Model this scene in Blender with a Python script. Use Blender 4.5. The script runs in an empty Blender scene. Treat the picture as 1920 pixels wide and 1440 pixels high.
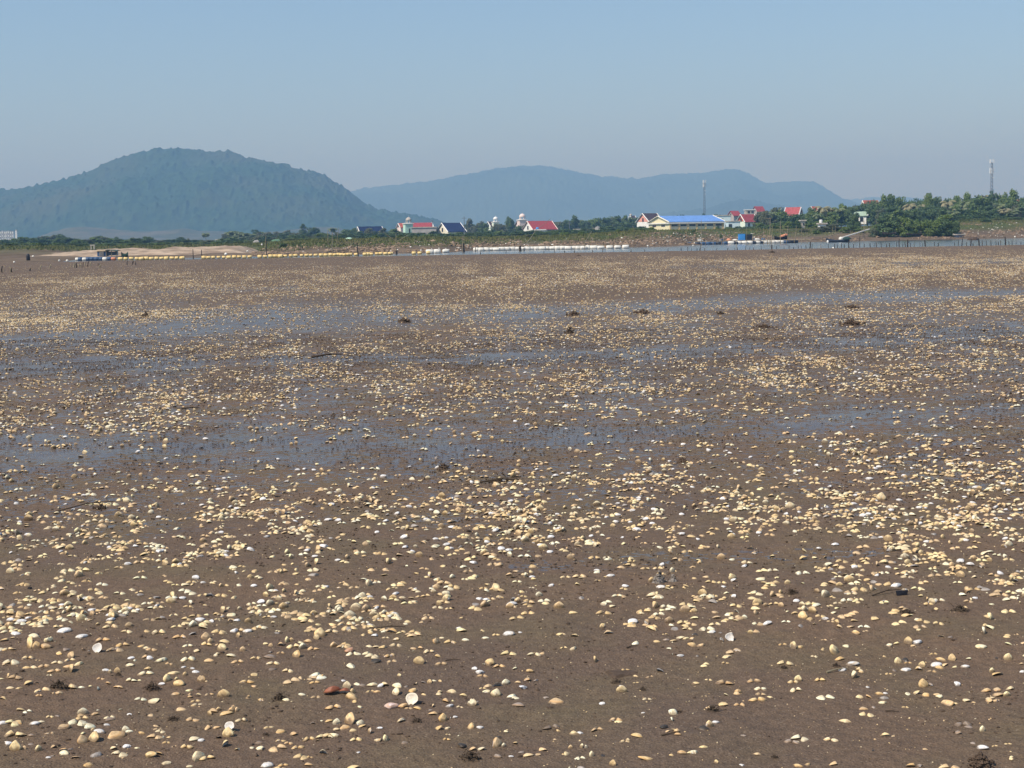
import bpy, math, random
import numpy as np
from mathutils import Matrix, Vector

# ------------------------------------------------------------------ camera, world, sun, exposure
SC = bpy.context.scene
F, EYE = 2770.0, 1.5                       # focal length in photo pixels (1920 wide), eye height
PITCH, ROLL = math.atan((720 - 446) / F), math.radians(1.0)
fw = np.array([0, math.cos(PITCH), -math.sin(PITCH)])
up0 = np.array([0, math.sin(PITCH), math.cos(PITCH)])
X0 = np.array([1.0, 0, 0])
RT = math.cos(ROLL) * X0 - math.sin(ROLL) * up0
UP = math.sin(ROLL) * X0 + math.cos(ROLL) * up0
cam = bpy.data.objects.new('camera', bpy.data.cameras.new('camera'))
SC.collection.objects.link(cam)
cam.data.sensor_width = 36.0
cam.data.lens = F / 1920 * 36.0
cam.data.clip_start, cam.data.clip_end = 0.1, 40000
cam.matrix_world = Matrix(((RT[0], UP[0], -fw[0], 0), (RT[1], UP[1], -fw[1], 0), (RT[2], UP[2], -fw[2], EYE), (0, 0, 0, 1)))
SC.camera = cam

SUN_AZ = math.atan2(-0.82, -0.57)          # clockwise from +Y
SUN_EL = math.radians(50)
world = bpy.data.worlds.new('World'); SC.world = world; world.use_nodes = True
wn = world.node_tree; bg = wn.nodes['Background']
sky = wn.nodes.new('ShaderNodeTexSky'); sky.sky_type = 'NISHITA'; sky.sun_disc = False
sky.sun_elevation = SUN_EL; sky.sun_rotation = SUN_AZ
sky.air_density = 1.0; sky.dust_density = 0.8; sky.ozone_density = 2.5; sky.altitude = 0
tint = wn.nodes.new('ShaderNodeMix'); tint.data_type = 'RGBA'; tint.blend_type = 'MULTIPLY'; tint.inputs[0].default_value = 1
tint.inputs[7].default_value = (0.89, 0.97, 1.07, 1)
wn.links.new(sky.outputs[0], tint.inputs[6]); wn.links.new(tint.outputs[2], bg.inputs[0]); bg.inputs[1].default_value = 0.105
sun = bpy.data.objects.new('sun', bpy.data.lights.new('sun', 'SUN'))
SC.collection.objects.link(sun)
sun.data.energy = 3.8; sun.data.angle = math.radians(0.5); sun.data.color = (1.0, 0.93, 0.82)
sdir = Vector((math.sin(SUN_AZ) * math.cos(SUN_EL), math.cos(SUN_AZ) * math.cos(SUN_EL), math.sin(SUN_EL)))
sun.rotation_euler = sdir.to_track_quat('Z', 'Y').to_euler()
SC.view_settings.view_transform = 'Standard'; SC.view_settings.look = 'None'
SC.view_settings.exposure = 0.42; SC.view_settings.gamma = 1.0
SC.render.engine = 'CYCLES'
SC.cycles.use_denoising = True
SC.cycles.max_bounces = 5; SC.cycles.diffuse_bounces = 2; SC.cycles.glossy_bounces = 3
SC.cycles.volume_bounces = 0; SC.cycles.transparent_max_bounces = 4
SC.cycles.caustics_reflective = False; SC.cycles.caustics_refractive = False
HAZE_DENSITY = 3.4e-4
HAZE_COLOR = (0.285, 0.568, 0.975)
HAZE_ABSORB = (0.485, 0.41, 0.0)

# ------------------------------------------------------------------ projection helpers
def at(u, v, Y):
    """the world point at distance Y (along +Y) seen at photo pixel (u, v)"""
    d = fw + RT * ((u - 960) / F) + UP * ((720 - v) / F)
    return np.array([0, 0, EYE]) + d * (Y / d[1])
def on_plane(u, v, z=0.0):
    d = fw + RT * ((u - 960) / F) + UP * ((720 - v) / F)
    return np.array([0, 0, EYE]) + d * ((z - EYE) / d[2])
def project(x, y, z):
    px, py, pz = x, y, z - EYE
    c = px * fw[0] + py * fw[1] + pz * fw[2]
    return 960 + F * (px * RT[0] + py * RT[1] + pz * RT[2]) / c, 720 - F * (px * UP[0] + py * UP[1] + pz * UP[2]) / c
def xat(u, Y): return at(u, 446, Y)[0]

def _h(ix, iy, seed):
    h = (ix.astype(np.int64) * 374761393 + iy.astype(np.int64) * 668265263 + seed * 974634777) & 0xffffffff
    h = ((h ^ (h >> 13)) * 1274126177) & 0xffffffff
    h = ((h ^ (h >> 16)) * 2246822519) & 0xffffffff
    return ((h ^ (h >> 15)) & 0xffffff) / float(0xffffff)
def vn(x, y, seed=0):
    x = np.asarray(x, float); y = np.asarray(y, float)
    ix = np.floor(x); iy = np.floor(y); fx = x - ix; fy = y - iy
    fx = fx * fx * (3 - 2 * fx); fy = fy * fy * (3 - 2 * fy)
    a = _h(ix, iy, seed); b = _h(ix + 1, iy, seed); c = _h(ix, iy + 1, seed); d = _h(ix + 1, iy + 1, seed)
    return (a * (1 - fx) + b * fx) * (1 - fy) + (c * (1 - fx) + d * fx) * fy
def fbm(x, y, seed=0, o=4):
    s, a, t = 0, 1.0, 0
    for k in range(o):
        s = s + a * vn(x * 2 ** k + 17.3 * k, y * 2 ** k - 9.1 * k, seed + k); t += a; a *= 0.5
    return s / t
rnd = random.Random(11)
rng = np.random.default_rng(7)

# ------------------------------------------------------------------ materials
def mat(name, col, rough=0.7, var=0.25, scale=3.0, spec=0.3, col2=None, island=0.0, attr=None, bump=0.0, metal=0.0):
    m = bpy.data.materials.new(name); m.use_nodes = True
    nt = m.node_tree; N, L = nt.nodes, nt.links
    b = N['Principled BSDF']; b.inputs['Roughness'].default_value = rough
    b.inputs['Specular IOR Level'].default_value = spec; b.inputs['Metallic'].default_value = metal
    tc = N.new('ShaderNodeTexCoord'); nz = N.new('ShaderNodeTexNoise')
    nz.inputs['Scale'].default_value = scale; nz.inputs['Detail'].default_value = 4
    L.new(tc.outputs['Object'], nz.inputs['Vector'])
    mx = N.new('ShaderNodeMix'); mx.data_type = 'RGBA'
    c2 = col2 or tuple(c * (1 - var) for c in col)
    mx.inputs[6].default_value = (*[min(1, c * (1 + var * 0.4)) for c in col], 1) if not col2 else (*col, 1)
    mx.inputs[7].default_value = (*c2, 1)
    rp = N.new('ShaderNodeMapRange'); rp.inputs[1].default_value = 0.35; rp.inputs[2].default_value = 0.65
    L.new(nz.outputs[0], rp.inputs[0])
    fac = rp.outputs[0]
    if island:
        g = N.new('ShaderNodeNewGeometry'); ma = N.new('ShaderNodeMix'); ma.data_type = 'FLOAT'
        ma.inputs[0].default_value = island
        L.new(fac, ma.inputs[2]); L.new(g.outputs['Random Per Island'], ma.inputs[3]); fac = ma.outputs[0]
    L.new(fac, mx.inputs[0]); out = mx.outputs[2]
    if attr:
        at_ = N.new('ShaderNodeAttribute'); at_.attribute_name = attr
        mm = N.new('ShaderNodeMix'); mm.data_type = 'RGBA'; mm.blend_type = 'MULTIPLY'; mm.inputs[0].default_value = 1
        L.new(out, mm.inputs[6]); L.new(at_.outputs['Color'], mm.inputs[7]); out = mm.outputs[2]
    L.new(out, b.inputs['Base Color'])
    if bump:
        bp = N.new('ShaderNodeBump'); bp.inputs['Strength'].default_value = 0.6; bp.inputs['Distance'].default_value = bump
        L.new(nz.outputs[0], bp.inputs['Height']); L.new(bp.outputs[0], b.inputs['Normal'])
    return m

M = dict(
    bank=mat('bank_soil', (0.155, 0.115, 0.078), 0.95, 0.35, 0.25, 0.1),
    sand=mat('dredged_sand', (0.50, 0.39, 0.28), 0.95, 0.4, 0.35, 0.1, col2=(0.24, 0.18, 0.13), bump=0.1),
    hill=mat('hill_forest', (0.014, 0.036, 0.018), 0.95, 0.5, 0.075, 0.05, col2=(0.034, 0.070, 0.034)),
    scree=mat('bare_slope', (0.12, 0.11, 0.075), 0.95, 0.5, 0.03, 0.05, col2=(0.055, 0.07, 0.035)),
    far=mat('far_forest', (0.05, 0.075, 0.04), 0.95, 0.4, 0.003, 0.05),
    leaf_dark=mat('leaf_dark', (0.049, 0.092, 0.035), 0.6, 0.4, 1.4, 0.3, col2=(0.115, 0.169, 0.054), island=0.5),
    leaf_mid=mat('leaf_mid', (0.078, 0.137, 0.029), 0.6, 0.4, 1.4, 0.3, col2=(0.169, 0.221, 0.058), island=0.5),
    leaf_light=mat('leaf_light', (0.121, 0.165, 0.050), 0.6, 0.4, 1.4, 0.3, col2=(0.187, 0.220, 0.077), island=0.5),
    leaf_olive=mat('leaf_olive', (0.088, 0.106, 0.056), 0.6, 0.4, 1.4, 0.3, col2=(0.163, 0.175, 0.100), island=0.5),
    frond=mat('palm_frond', (0.069, 0.112, 0.044), 0.5, 0.4, 1.4, 0.4, col2=(0.188, 0.213, 0.088), island=0.6),
    frond_pale=mat('dry_frond', (0.16, 0.17, 0.08), 0.5, 0.4, 1.4, 0.4, col2=(0.28, 0.24, 0.13), island=0.6),
    trunk=mat('bark', (0.16, 0.13, 0.10), 0.9, 0.3, 4),
    grass=mat('bank_grass', (0.096, 0.125, 0.036), 0.8, 0.4, 0.2, 0.15, col2=(0.169, 0.158, 0.068), island=0.5),
    cream=mat('cream_paint', (0.80, 0.76, 0.62), 0.8, 0.08),
    white=mat('white_paint', (0.80, 0.80, 0.77), 0.8, 0.08),
    yellow=mat('yellow_paint', (0.84, 0.76, 0.50), 0.8, 0.08),
    ochre=mat('ochre_paint', (0.72, 0.52, 0.25), 0.8, 0.1),
    pink=mat('pink_paint', (0.72, 0.46, 0.38), 0.8, 0.1),
    palepink=mat('pale_pink_paint', (0.80, 0.66, 0.60), 0.8, 0.08),
    salmon=mat('salmon_paint', (0.72, 0.34, 0.27), 0.8, 0.1),
    mint=mat('mint_paint', (0.50, 0.74, 0.60), 0.8, 0.1),
    palegreen=mat('pale_green_paint', (0.72, 0.80, 0.68), 0.8, 0.08),
    cyan=mat('pale_blue_paint', (0.62, 0.76, 0.80), 0.8, 0.08),
    grey=mat('bare_render', (0.42, 0.39, 0.37), 0.9, 0.2, 0.6),
    concrete=mat('concrete', (0.50, 0.46, 0.40), 0.9, 0.25, 2),
    redroof=mat('red_tile', (0.36, 0.062, 0.066), 0.6, 0.25, 2),
    brickroof=mat('orange_red_tile', (0.50, 0.12, 0.07), 0.7, 0.3, 2),
    brownroof=mat('dark_brown_tile', (0.07, 0.045, 0.05), 0.7, 0.3, 2),
    blueroof=mat('dark_blue_tile', (0.020, 0.032, 0.095), 0.55, 0.3, 2),
    brightblue=mat('bright_blue_sheet', (0.15, 0.31, 0.68), 0.45, 0.15, 0.7),
    greenroof=mat('pale_green_sheet', (0.33, 0.44, 0.34), 0.6, 0.2, 1),
    tent=mat('green_tarpaulin', (0.10, 0.20, 0.12), 0.7, 0.3, 1),
    thatch=mat('grey_sheet', (0.30, 0.29, 0.27), 0.8, 0.3, 1),
    glass=mat('dark_window_glass', (0.03, 0.035, 0.045), 0.2, 0.3, 1, 0.5),
    bamboo=mat('bamboo', (0.30, 0.25, 0.16), 0.7, 0.35, 2),
    darkwood=mat('wet_dark_wood', (0.040, 0.032, 0.026), 0.7, 0.3, 3),
    steel=mat('galvanised_steel', (0.15, 0.16, 0.18), 0.6, 0.15, 1),
    antenna=mat('antenna_white', (0.78, 0.80, 0.80), 0.5, 0.05, 1),
    yfloat=mat('yellow_float', (0.80, 0.50, 0.10), 0.5, 0.25, 2, 0.4, col2=(0.78, 0.62, 0.30)),
    wfloat=mat('white_foam', (0.82, 0.80, 0.72), 0.8, 0.2, 2),
    bfloat=mat('blue_drum', (0.045, 0.10, 0.20), 0.5, 0.3, 2),
    dfloat=mat('dark_drum', (0.03, 0.04, 0.06), 0.5, 0.3, 2),
    cyanblue=mat('bright_blue_plastic', (0.06, 0.30, 0.70), 0.45, 0.15, 1),
    black=mat('black_plastic', (0.012, 0.012, 0.016), 0.5, 0.3, 2),
    netgreen=mat('dark_green_net', (0.02, 0.05, 0.04), 0.9, 0.3, 3),
    orange=mat('faded_orange', (0.65, 0.28, 0.16), 0.7, 0.2, 3),
    rubble=mat('rubble', (0.36, 0.26, 0.18), 0.9, 0.6, 0.6, 0.1, col2=(0.12, 0.09, 0.06), island=0.8),
    shell=mat('shell_outside', (1.0, 1.0, 1.0), 0.55, 0.28, 170, 0.4, attr='col', col2=(0.84, 0.79, 0.72)),
    clod=mat('mud_clod', (0.10, 0.068, 0.046), 0.8, 0.5, 40, 0.25, island=0.5),
    barn=mat('grey_barnacle', (0.24, 0.21, 0.18), 0.9, 0.6, 60, 0.2),
    weed=mat('dead_weed', (0.070, 0.050, 0.034), 0.8, 0.4, 40, 0.2, island=0.5),
)

hm_ = M['hill'].node_tree; hN, hL = hm_.nodes, hm_.links; hb = hN['Principled BSDF']; hs_ = hb.inputs['Base Color'].links[0].from_socket
n2 = hN.new('ShaderNodeTexNoise'); n2.inputs['Scale'].default_value = .006; n2.inputs['Detail'].default_value = 5
t2 = hN.new('ShaderNodeTexCoord'); hL.new(t2.outputs['Object'], n2.inputs['Vector']); r2_ = hN.new('ShaderNodeMapRange'); r2_.inputs[1].default_value = .42; r2_.inputs[2].default_value = .66; hL.new(n2.outputs[0], r2_.inputs[0])
m2 = hN.new('ShaderNodeMix'); m2.data_type = 'RGBA'; m2.inputs[7].default_value = (.052, .066, .034, 1); hL.new(r2_.outputs[0], m2.inputs[0]); hL.new(hs_, m2.inputs[6]); hL.new(m2.outputs[2], hb.inputs['Base Color'])
# ------------------------------------------------------------------ objects
COL = SC.collection
WL = {}
def rx_(a): return np.array([[1, 0, 0], [0, math.cos(a), -math.sin(a)], [0, math.sin(a), math.cos(a)]])
class MB:
    def __init__(s): s.v = []; s.f = []
    def add(s, vs, fs):
        o = len(s.v); s.v += [tuple(map(float, p)) for p in vs]; s.f += [tuple(i + o for i in f) for f in fs]; return s
    def box(s, c, size, yaw=0.0, z0=False):
        """centre c, size (x,y,z); with z0 the box stands on c"""
        cx, cy, cz = c; sx, sy, sz = size; ca, sa = math.cos(yaw), math.sin(yaw)
        zb = cz if z0 else cz - sz / 2
        vs = []
        for z in (zb, zb + sz):
            for a, b in ((-1, -1), (1, -1), (1, 1), (-1, 1)):
                x, y = a * sx / 2, b * sy / 2
                vs.append((cx + x * ca - y * sa, cy + x * sa + y * ca, z))
        return s.add(vs, [(3, 2, 1, 0), (4, 5, 6, 7), (0, 1, 5, 4), (1, 2, 6, 5), (2, 3, 7, 6), (3, 0, 4, 7)])
    def tube(s, p0, p1, r0, r1=None, n=6):
        r1 = r0 if r1 is None else r1
        p0, p1 = Vector(p0), Vector(p1); q = (p1 - p0).to_track_quat('Z', 'Y'); vs = []
        for p, r in ((p0, r0), (p1, r1)):
            for k in range(n):
                a = 2 * math.pi * k / n; vs.append(p + q @ Vector((r * math.cos(a), r * math.sin(a), 0)))
        return s.add(vs, [(k, (k + 1) % n, n + (k + 1) % n, n + k) for k in range(n)] + [tuple(range(n))[::-1], tuple(range(n, 2 * n))])
    def path(s, pts, r0, r1, n=6):
        k = len(pts) - 1
        for i in range(k): s.tube(pts[i], pts[i + 1], r0 + (r1 - r0) * i / k, r0 + (r1 - r0) * (i + 1) / k, n)
        return s
    def lathe(s, c, prof, n=12, axis='z', yaw=0.0):
        """prof: list of (radius, height)"""
        vs = []
        for r, h in prof:
            for k in range(n):
                a = 2 * math.pi * k / n; x, y, z = r * math.cos(a), r * math.sin(a), h
                if axis == 'x':
                    x, y, z = h, x, y
                    x, y = x * math.cos(yaw) - y * math.sin(yaw), x * math.sin(yaw) + y * math.cos(yaw)
                vs.append((c[0] + x, c[1] + y, c[2] + z))
        m = len(prof)
        fs = [(j * n + k, j * n + (k + 1) % n, (j + 1) * n + (k + 1) % n, (j + 1) * n + k) for j in range(m - 1) for k in range(n)]
        return s.add(vs, fs + [tuple(range(n))[::-1], tuple(range((m - 1) * n, m * n))])
    def build(s, name, m, parent=None, smooth=False):
        me = bpy.data.meshes.new(name)
        o = WL.get(parent.name, (0, 0, 0)) if parent else (0, 0, 0)
        me.from_pydata([(a - o[0], b - o[1], c - o[2]) for a, b, c in s.v], [], s.f)
        me.materials.append(m)
        if smooth: me.polygons.foreach_set('use_smooth', [True] * len(me.polygons))
        ob = bpy.data.objects.new(name, me); COL.objects.link(ob)
        if parent: ob.parent = parent
        return ob
def tag(o, label, cat, group=None):
    o['label'] = label; o['category'] = cat
    if group: o['group'] = group
    return o
def empty(name, loc, label, cat, group=None):
    o = bpy.data.objects.new(name, None); COL.objects.link(o); o.location = [float(c) for c in loc]
    o.empty_display_size = 0.1; WL[o.name] = tuple(float(c) for c in loc)
    return tag(o, label, cat, group)
def np_mesh(name, V, T, m, cols=None, smooth=True, quads=False, attrs=None):
    k = 4 if quads else 3
    me = bpy.data.meshes.new(name); nv, nf = len(V), len(T)
    me.vertices.add(nv); me.vertices.foreach_set('co', np.asarray(V, np.float32).ravel())
    me.loops.add(nf * k); me.loops.foreach_set('vertex_index', np.asarray(T, np.int32).ravel())
    me.polygons.add(nf); me.polygons.foreach_set('loop_start', np.arange(0, nf * k, k, dtype=np.int32))
    me.polygons.foreach_set('loop_total', np.full(nf, k, np.int32))
    me.polygons.foreach_set('use_smooth', np.full(nf, smooth, bool))
    me.update(calc_edges=True)
    for kname, arr in (attrs or {}).items():
        a = me.attributes.new(kname, 'FLOAT', 'POINT'); a.data.foreach_set('value', np.asarray(arr, np.float32).ravel())
    if cols is not None:
        a = me.attributes.new('col', 'FLOAT_COLOR', 'POINT')
        c4 = np.ones((nv, 4), np.float32); c4[:, :3] = cols; a.data.foreach_set('color', c4.ravel())
    me.materials.append(m)
    o = bpy.data.objects.new(name, me); COL.objects.link(o)
    return o
def grid_mesh(name, X, Y, Z, m, **kw):
    r, c = X.shape; V = np.stack([X, Y, Z], -1).reshape(-1, 3)
    i = np.arange(r * c).reshape(r, c)
    T = np.stack([i[:-1, :-1], i[:-1, 1:], i[1:, 1:], i[1:, :-1]], -1).reshape(-1, 4)
    return np_mesh(name, V, T, m, quads=True, **kw)

# ------------------------------------------------------------------ the mud flat
MUD_END = 146.0
WETS = [  # where a film of water lies on the mud: polylines (photo u, v, half height) run through `on_plane`
    [(-200, 648, 12), (0, 640, 12), (150, 632, 14), (300, 618, 18), (450, 600, 22), (600, 602, 24), (750, 592, 18), (900, 590, 12), (1100, 580, 9), (1300, 572, 9), (1450, 560, 10), (1600, 556, 9), (1750, 555, 10), (1850, 550, 6), (2100, 540, 6)],
    [(-200, 695, 10), (0, 690, 10), (150, 685, 13), (300, 682, 15), (450, 678, 8), (600, 671, 7), (800, 673, 11), (950, 670, 13), (1150, 665, 13), (1300, 658, 12), (1450, 653, 12), (1600, 642, 14), (1750, 630, 12), (1920, 612, 14), (2100, 600, 14)],
    [(-200, 830, 20), (0, 830, 24), (150, 838, 30), (300, 842, 38), (450, 825, 40), (600, 832, 46), (750, 840, 44), (900, 832, 32), (1050, 820, 20), (1200, 815, 16), (1350, 802, 14), (1500, 800, 18), (1600, 782, 18), (1750, 775, 18), (1920, 768, 12), (2100, 760, 12)],
    [(-200, 925, 10), (0, 918, 14), (250, 900, 18), (500, 884, 16), (760, 870, 10)],
    [(950, 1062, 6), (1100, 1052, 12), (1300, 1046, 10), (1500, 1040, 12), (1700, 1030, 6)],
    [(1250, 500, 3), (1600, 497, 4), (1920, 488, 4)],
    [(120, 552, 3), (400, 545, 4), (560, 540, 3)],
]
def wetness(u, v):
    w = np.zeros_like(u)
    for k, b in enumerate(WETS):
        bu = [p[0] for p in b]; c = np.interp(u, bu, [p[1] for p in b]); h = np.interp(u, bu, [p[2] for p in b], left=0.1, right=0.1)
        d = np.abs(v - c) / np.maximum(h * 1.6, 0.1)
        w = np.maximum(w, np.exp(-d * d * .9) * (0.55 if k >= 3 else 1.0))
    return w
def mud_h(x, y):
    x = np.asarray(x, float); y = np.asarray(y, float)
    near = np.clip((16 - y) / 8, 0, 1); mid = np.clip((60 - y) / 30, 0, 1)
    z = (fbm(x / 3.1, y / 3.1, 3, 2) - 0.5) * 0.050
    z = z + (fbm(x / 0.55, y / 0.55, 9, 2) - 0.5) * 0.032 * mid
    z = z + (fbm(x / 0.10, y / 0.10, 21, 2) - 0.5) * 0.012 * near
    e = np.clip((y - (MUD_END - 6)) / 9, 0, 1)
    return z - 0.42 * e * e * (3 - 2 * e)
rows = []
v = 1520.0
while True:
    p = on_plane(960, v)
    if p[1] > MUD_END - 4 or v < 460: break
    rows.append(p[1]); v -= 1.5 if v > 620 else (1.1 if v > 520 else 0.5)
rows = np.concatenate([[-6, -2, 0.5, 1.6, 2.3, 2.8, 3.2], [r for r in rows if r > 3.4], np.linspace(MUD_END - 3.9, MUD_END + 4, 10)])
tt = np.linspace(-1, 1, 820)
W_ = np.maximum(0.45 * rows + 4.0, 4.4)
GX = tt[None, :] * W_[:, None]; GY = np.repeat(rows[:, None], len(tt), 1)
GZ = mud_h(GX, GY)
gu, gv = project(GX, np.maximum(GY, 0.5), GZ)
wet = wetness(gu, gv) * (GY > 3)
wn1 = fbm(GX / (0.5 + GY * 0.035), GY / (0.9 + GY * 0.13), 51, 4)
damp = 0.60 * np.interp(gv, [480, 560, 600, 900, 1000, 1120], [0, .5, 1, 1, .5, .0]) * (GY > 3)
wet = np.clip(np.maximum(wet * (0.74 + .5 * np.clip((wn1 - .3) * 2.6, 0, 1)), damp * (.55 + .9 * (wn1 - .3) * 1.6)), 0, 1.0)
GZ = GZ - 0.006 * wet

m = bpy.data.materials.new('wet_mud'); m.use_nodes = True
N, L = m.node_tree.nodes, m.node_tree.links
b = N['Principled BSDF']
geo = N.new('ShaderNodeNewGeometry')
def noise(scale, detail=3, sx=1, sy=1):
    mp = N.new('ShaderNodeMapping'); mp.inputs['Scale'].default_value = (sx, sy, 1)
    L.new(geo.outputs['Position'], mp.inputs[0])
    n = N.new('ShaderNodeTexNoise'); n.inputs['Scale'].default_value = scale; n.inputs['Detail'].default_value = detail
    L.new(mp.outputs[0], n.inputs['Vector']); return n.outputs[0]
def mixc(f, a, c):
    x = N.new('ShaderNodeMix'); x.data_type = 'RGBA'
    for s, i in ((f, 0), (a, 6), (c, 7)):
        if isinstance(s, tuple): x.inputs[i].default_value = (*s, 1)
        elif isinstance(s, (float, int)): x.inputs[i].default_value = s
        else: L.new(s, x.inputs[i])
    return x.outputs[2]
def rng_(s, a, c, lo=0.0, hi=1.0):
    r = N.new('ShaderNodeMapRange'); L.new(s, r.inputs[0])
    for i, q in ((1, a), (2, c), (3, lo), (4, hi)): r.inputs[i].default_value = q
    return r.outputs[0]
def mth(op, a, c):
    x = N.new('ShaderNodeMath'); x.operation = op
    for i, s in ((0, a), (1, c)):
        if isinstance(s, (float, int)): x.inputs[i].default_value = s
        else: L.new(s, x.inputs[i])
    return x.outputs[0]
wa = N.new('ShaderNodeAttribute'); wa.attribute_name = 'wet'
big = noise(0.35, 4); fine = noise(28, 4); grit = noise(140, 2); patch = noise(1.7, 3)
c1 = mixc(rng_(big, 0.4, 0.6), (0.165, 0.110, 0.070), (0.135, 0.095, 0.067))
c2 = mixc(rng_(patch, 0.45, 0.7), c1, (0.150, 0.112, 0.066))
c3 = mixc(rng_(fine, 0.38, 0.62, 0.32, 0.0), c2, (0.060, 0.042, 0.030))
c4 = mixc(rng_(grit, 0.56, 0.68, 0.0, 0.65), c3, (0.05, 0.036, 0.028))
c5 = mixc(rng_(grit, 0.30, 0.38, 0.5, 0.0), c4, (0.30, 0.24, 0.17))
speck = noise(26, 3, 0.7, 1.0); speck2 = noise(4.0, 4, 0.35, 1.0)
ws = mth('ADD', wa.outputs['Fac'], mth('ADD', mth('MULTIPLY', mth('SUBTRACT', speck, 0.5), 4.2), mth('MULTIPLY', mth('SUBTRACT', speck2, 0.5), 2.0)))
wm = mth('MULTIPLY', rng_(ws, 0.66, 0.80), rng_(wa.outputs['Fac'], 0.10, 0.30))
L.new(mixc(mth('MULTIPLY', wm, 0.45), c5, (0.055, 0.045, 0.040)), b.inputs['Base Color'])
L.new(rng_(wm, 0, 1, 0.78, 0.27), b.inputs['Roughness'])
L.new(rng_(wm, 0, 1, 0.16, 0.42), b.inputs['Specular IOR Level'])
bp = N.new('ShaderNodeBump'); bp.inputs['Distance'].default_value = 0.009
hh = mth('ADD', mth('MULTIPLY', fine, 1.0), mth('MULTIPLY', grit, 0.5))
L.new(hh, bp.inputs['Height']); L.new(rng_(wm, 0, 1, 1.0, 0.06), bp.inputs['Strength'])
L.new(bp.outputs[0], b.inputs['Normal'])
mud = grid_mesh('mud_flat', GX, GY, GZ, m, attrs={'wet': wet}); mud['kind'] = 'structure'
MUD_MAT = m

# ------------------------------------------------------------------ terrain beyond: channel bed, far bank, land
YW_U = [-300, 110, 142, 400, 840, 900, 1180, 1260, 1340, 1500, 1700, 1920, 2300]
YW_D = [148.5, 148.5, 168, 172, 180, 206, 211, 216, 248, 262, 266, 270, 272]
TOP_U = [-300, 0, 200, 400, 480, 600, 700, 800, 900, 1000, 1100, 1200, 1300, 1400, 1500, 1700, 1850, 1920, 2300]
TOP_V = [467, 466, 465, 462, 458.5, 453, 450.5, 448.5, 447, 445, 441, 435, 432.5, 432, 431, 423, 415.5, 412.5, 400]
def yw(t): return np.interp(t * F + 960, YW_U, YW_D)
def bw(t): return np.interp(t * F + 960, [-300, 485, 560, 2300], [78, 78, 40, 36])
def bank_top(t):
    u = t * F + 960
    hz = 446 - (u - 960) * math.tan(ROLL)
    D = yw(t) + bw(t)
    return EYE + (hz - np.interp(u, TOP_U, TOP_V)) / F * D
def land(x, y):
    x = np.asarray(x, float); y = np.asarray(y, float)
    yy = np.maximum(y, 60); t = x / yy; w = yw(t); tp = bank_top(t); B = bw(t); lf = (B - 36) / 42; s = (y - w) / B
    z = np.where(s < 0, np.clip(-0.10 + s * 1.2, -0.75, 0), 0)
    n = fbm(x / 7.0, y / 7.0, 77, 3) - 0.5
    sc_ = np.clip(s, 0, 1)
    prof = np.interp(sc_, [0, 0.25, 0.5, 0.85, 1], [0, 0.12, 0.45, 0.96, 1.0]) * (1 - lf) + lf * np.interp(sc_, [0, 0.3, 0.7, 0.95, 1], [0, 0.06, 0.15, 0.95, 1.0])
    zz = -0.15 + (tp + 0.15) * prof + n * 0.55 * np.clip(sc_ * 4, 0, 1) * np.clip((1.6 - s) * 2, 0.15, 1) + 0.0027 * np.clip(y - w - B, 0, 600)
    zz = zz + .16 * (lf > .6) * np.clip(s * 15, 0, 1) * (t * F + 960 < 150)
    z = np.where(s >= 0, zz, z)
    return np.where(y < 125, -0.55, z)
yr = np.concatenate([[-300, -60, 0, 60, 110, 124.9, 125.1], np.arange(128, 330, 1.5), np.geomspace(333, 9900, 70)])
tc = np.concatenate([np.linspace(-1, -0.45, 12)[:-1], np.linspace(-0.45, 0.45, 420), np.linspace(0.45, 1, 12)[1:]])
Wd = np.maximum(300, 0.8 * yr)
TX = tc[None, :] * Wd[:, None]; TY = np.repeat(yr[:, None], len(tc), 1)
_t = TX / np.maximum(TY, 60); _s = (TY - yw(_t)) / bw(_t)
veg = np.clip((_s - .42 - .3 * (_t * F + 960 < 480)) * 4, 0, 1) * np.clip((fbm(TX / 6, TY / 6, 33, 3) - .25) * 3.5, 0, 1)
bm = M['bank']; N, L = bm.node_tree.nodes, bm.node_tree.links; bs = N['Principled BSDF']; src = bs.inputs['Base Color'].links[0].from_socket
va = N.new('ShaderNodeAttribute'); va.attribute_name = 'veg'; vm = N.new('ShaderNodeMix'); vm.data_type = 'RGBA'; vm.inputs[7].default_value = (0.070, 0.092, 0.032, 1)
L.new(va.outputs['Fac'], vm.inputs[0]); L.new(src, vm.inputs[6]); L.new(vm.outputs[2], bs.inputs['Base Color'])
g = grid_mesh('ground', TX, TY, land(TX, TY), bm, attrs={'veg': veg}); g['kind'] = 'structure'

wm_ = bpy.data.materials.new('channel_water'); wm_.use_nodes = True
N, L = wm_.node_tree.nodes, wm_.node_tree.links; b = N['Principled BSDF']
b.inputs['Base Color'].default_value = (0.10, 0.10, 0.095, 1); b.inputs['Roughness'].default_value = 0.12
b.inputs['IOR'].default_value = 1.33
n = N.new('ShaderNodeTexNoise'); n.inputs['Scale'].default_value = 1.6; n.inputs['Detail'].default_value = 3
gg = N.new('ShaderNodeNewGeometry'); L.new(gg.outputs['Position'], n.inputs['Vector'])
bp = N.new('ShaderNodeBump'); bp.inputs['Distance'].default_value = 0.05; bp.inputs['Strength'].default_value = 0.6
L.new(n.outputs[0], bp.inputs['Height']); L.new(bp.outputs[0], b.inputs['Normal'])
WZ = -0.15
wv = MB().add([(-170, 126, WZ), (170, 126, WZ), (230, 300, WZ), (-230, 300, WZ)], [(0, 1, 2, 3)]).build('channel_water', wm_); wv['kind'] = 'structure'

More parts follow.
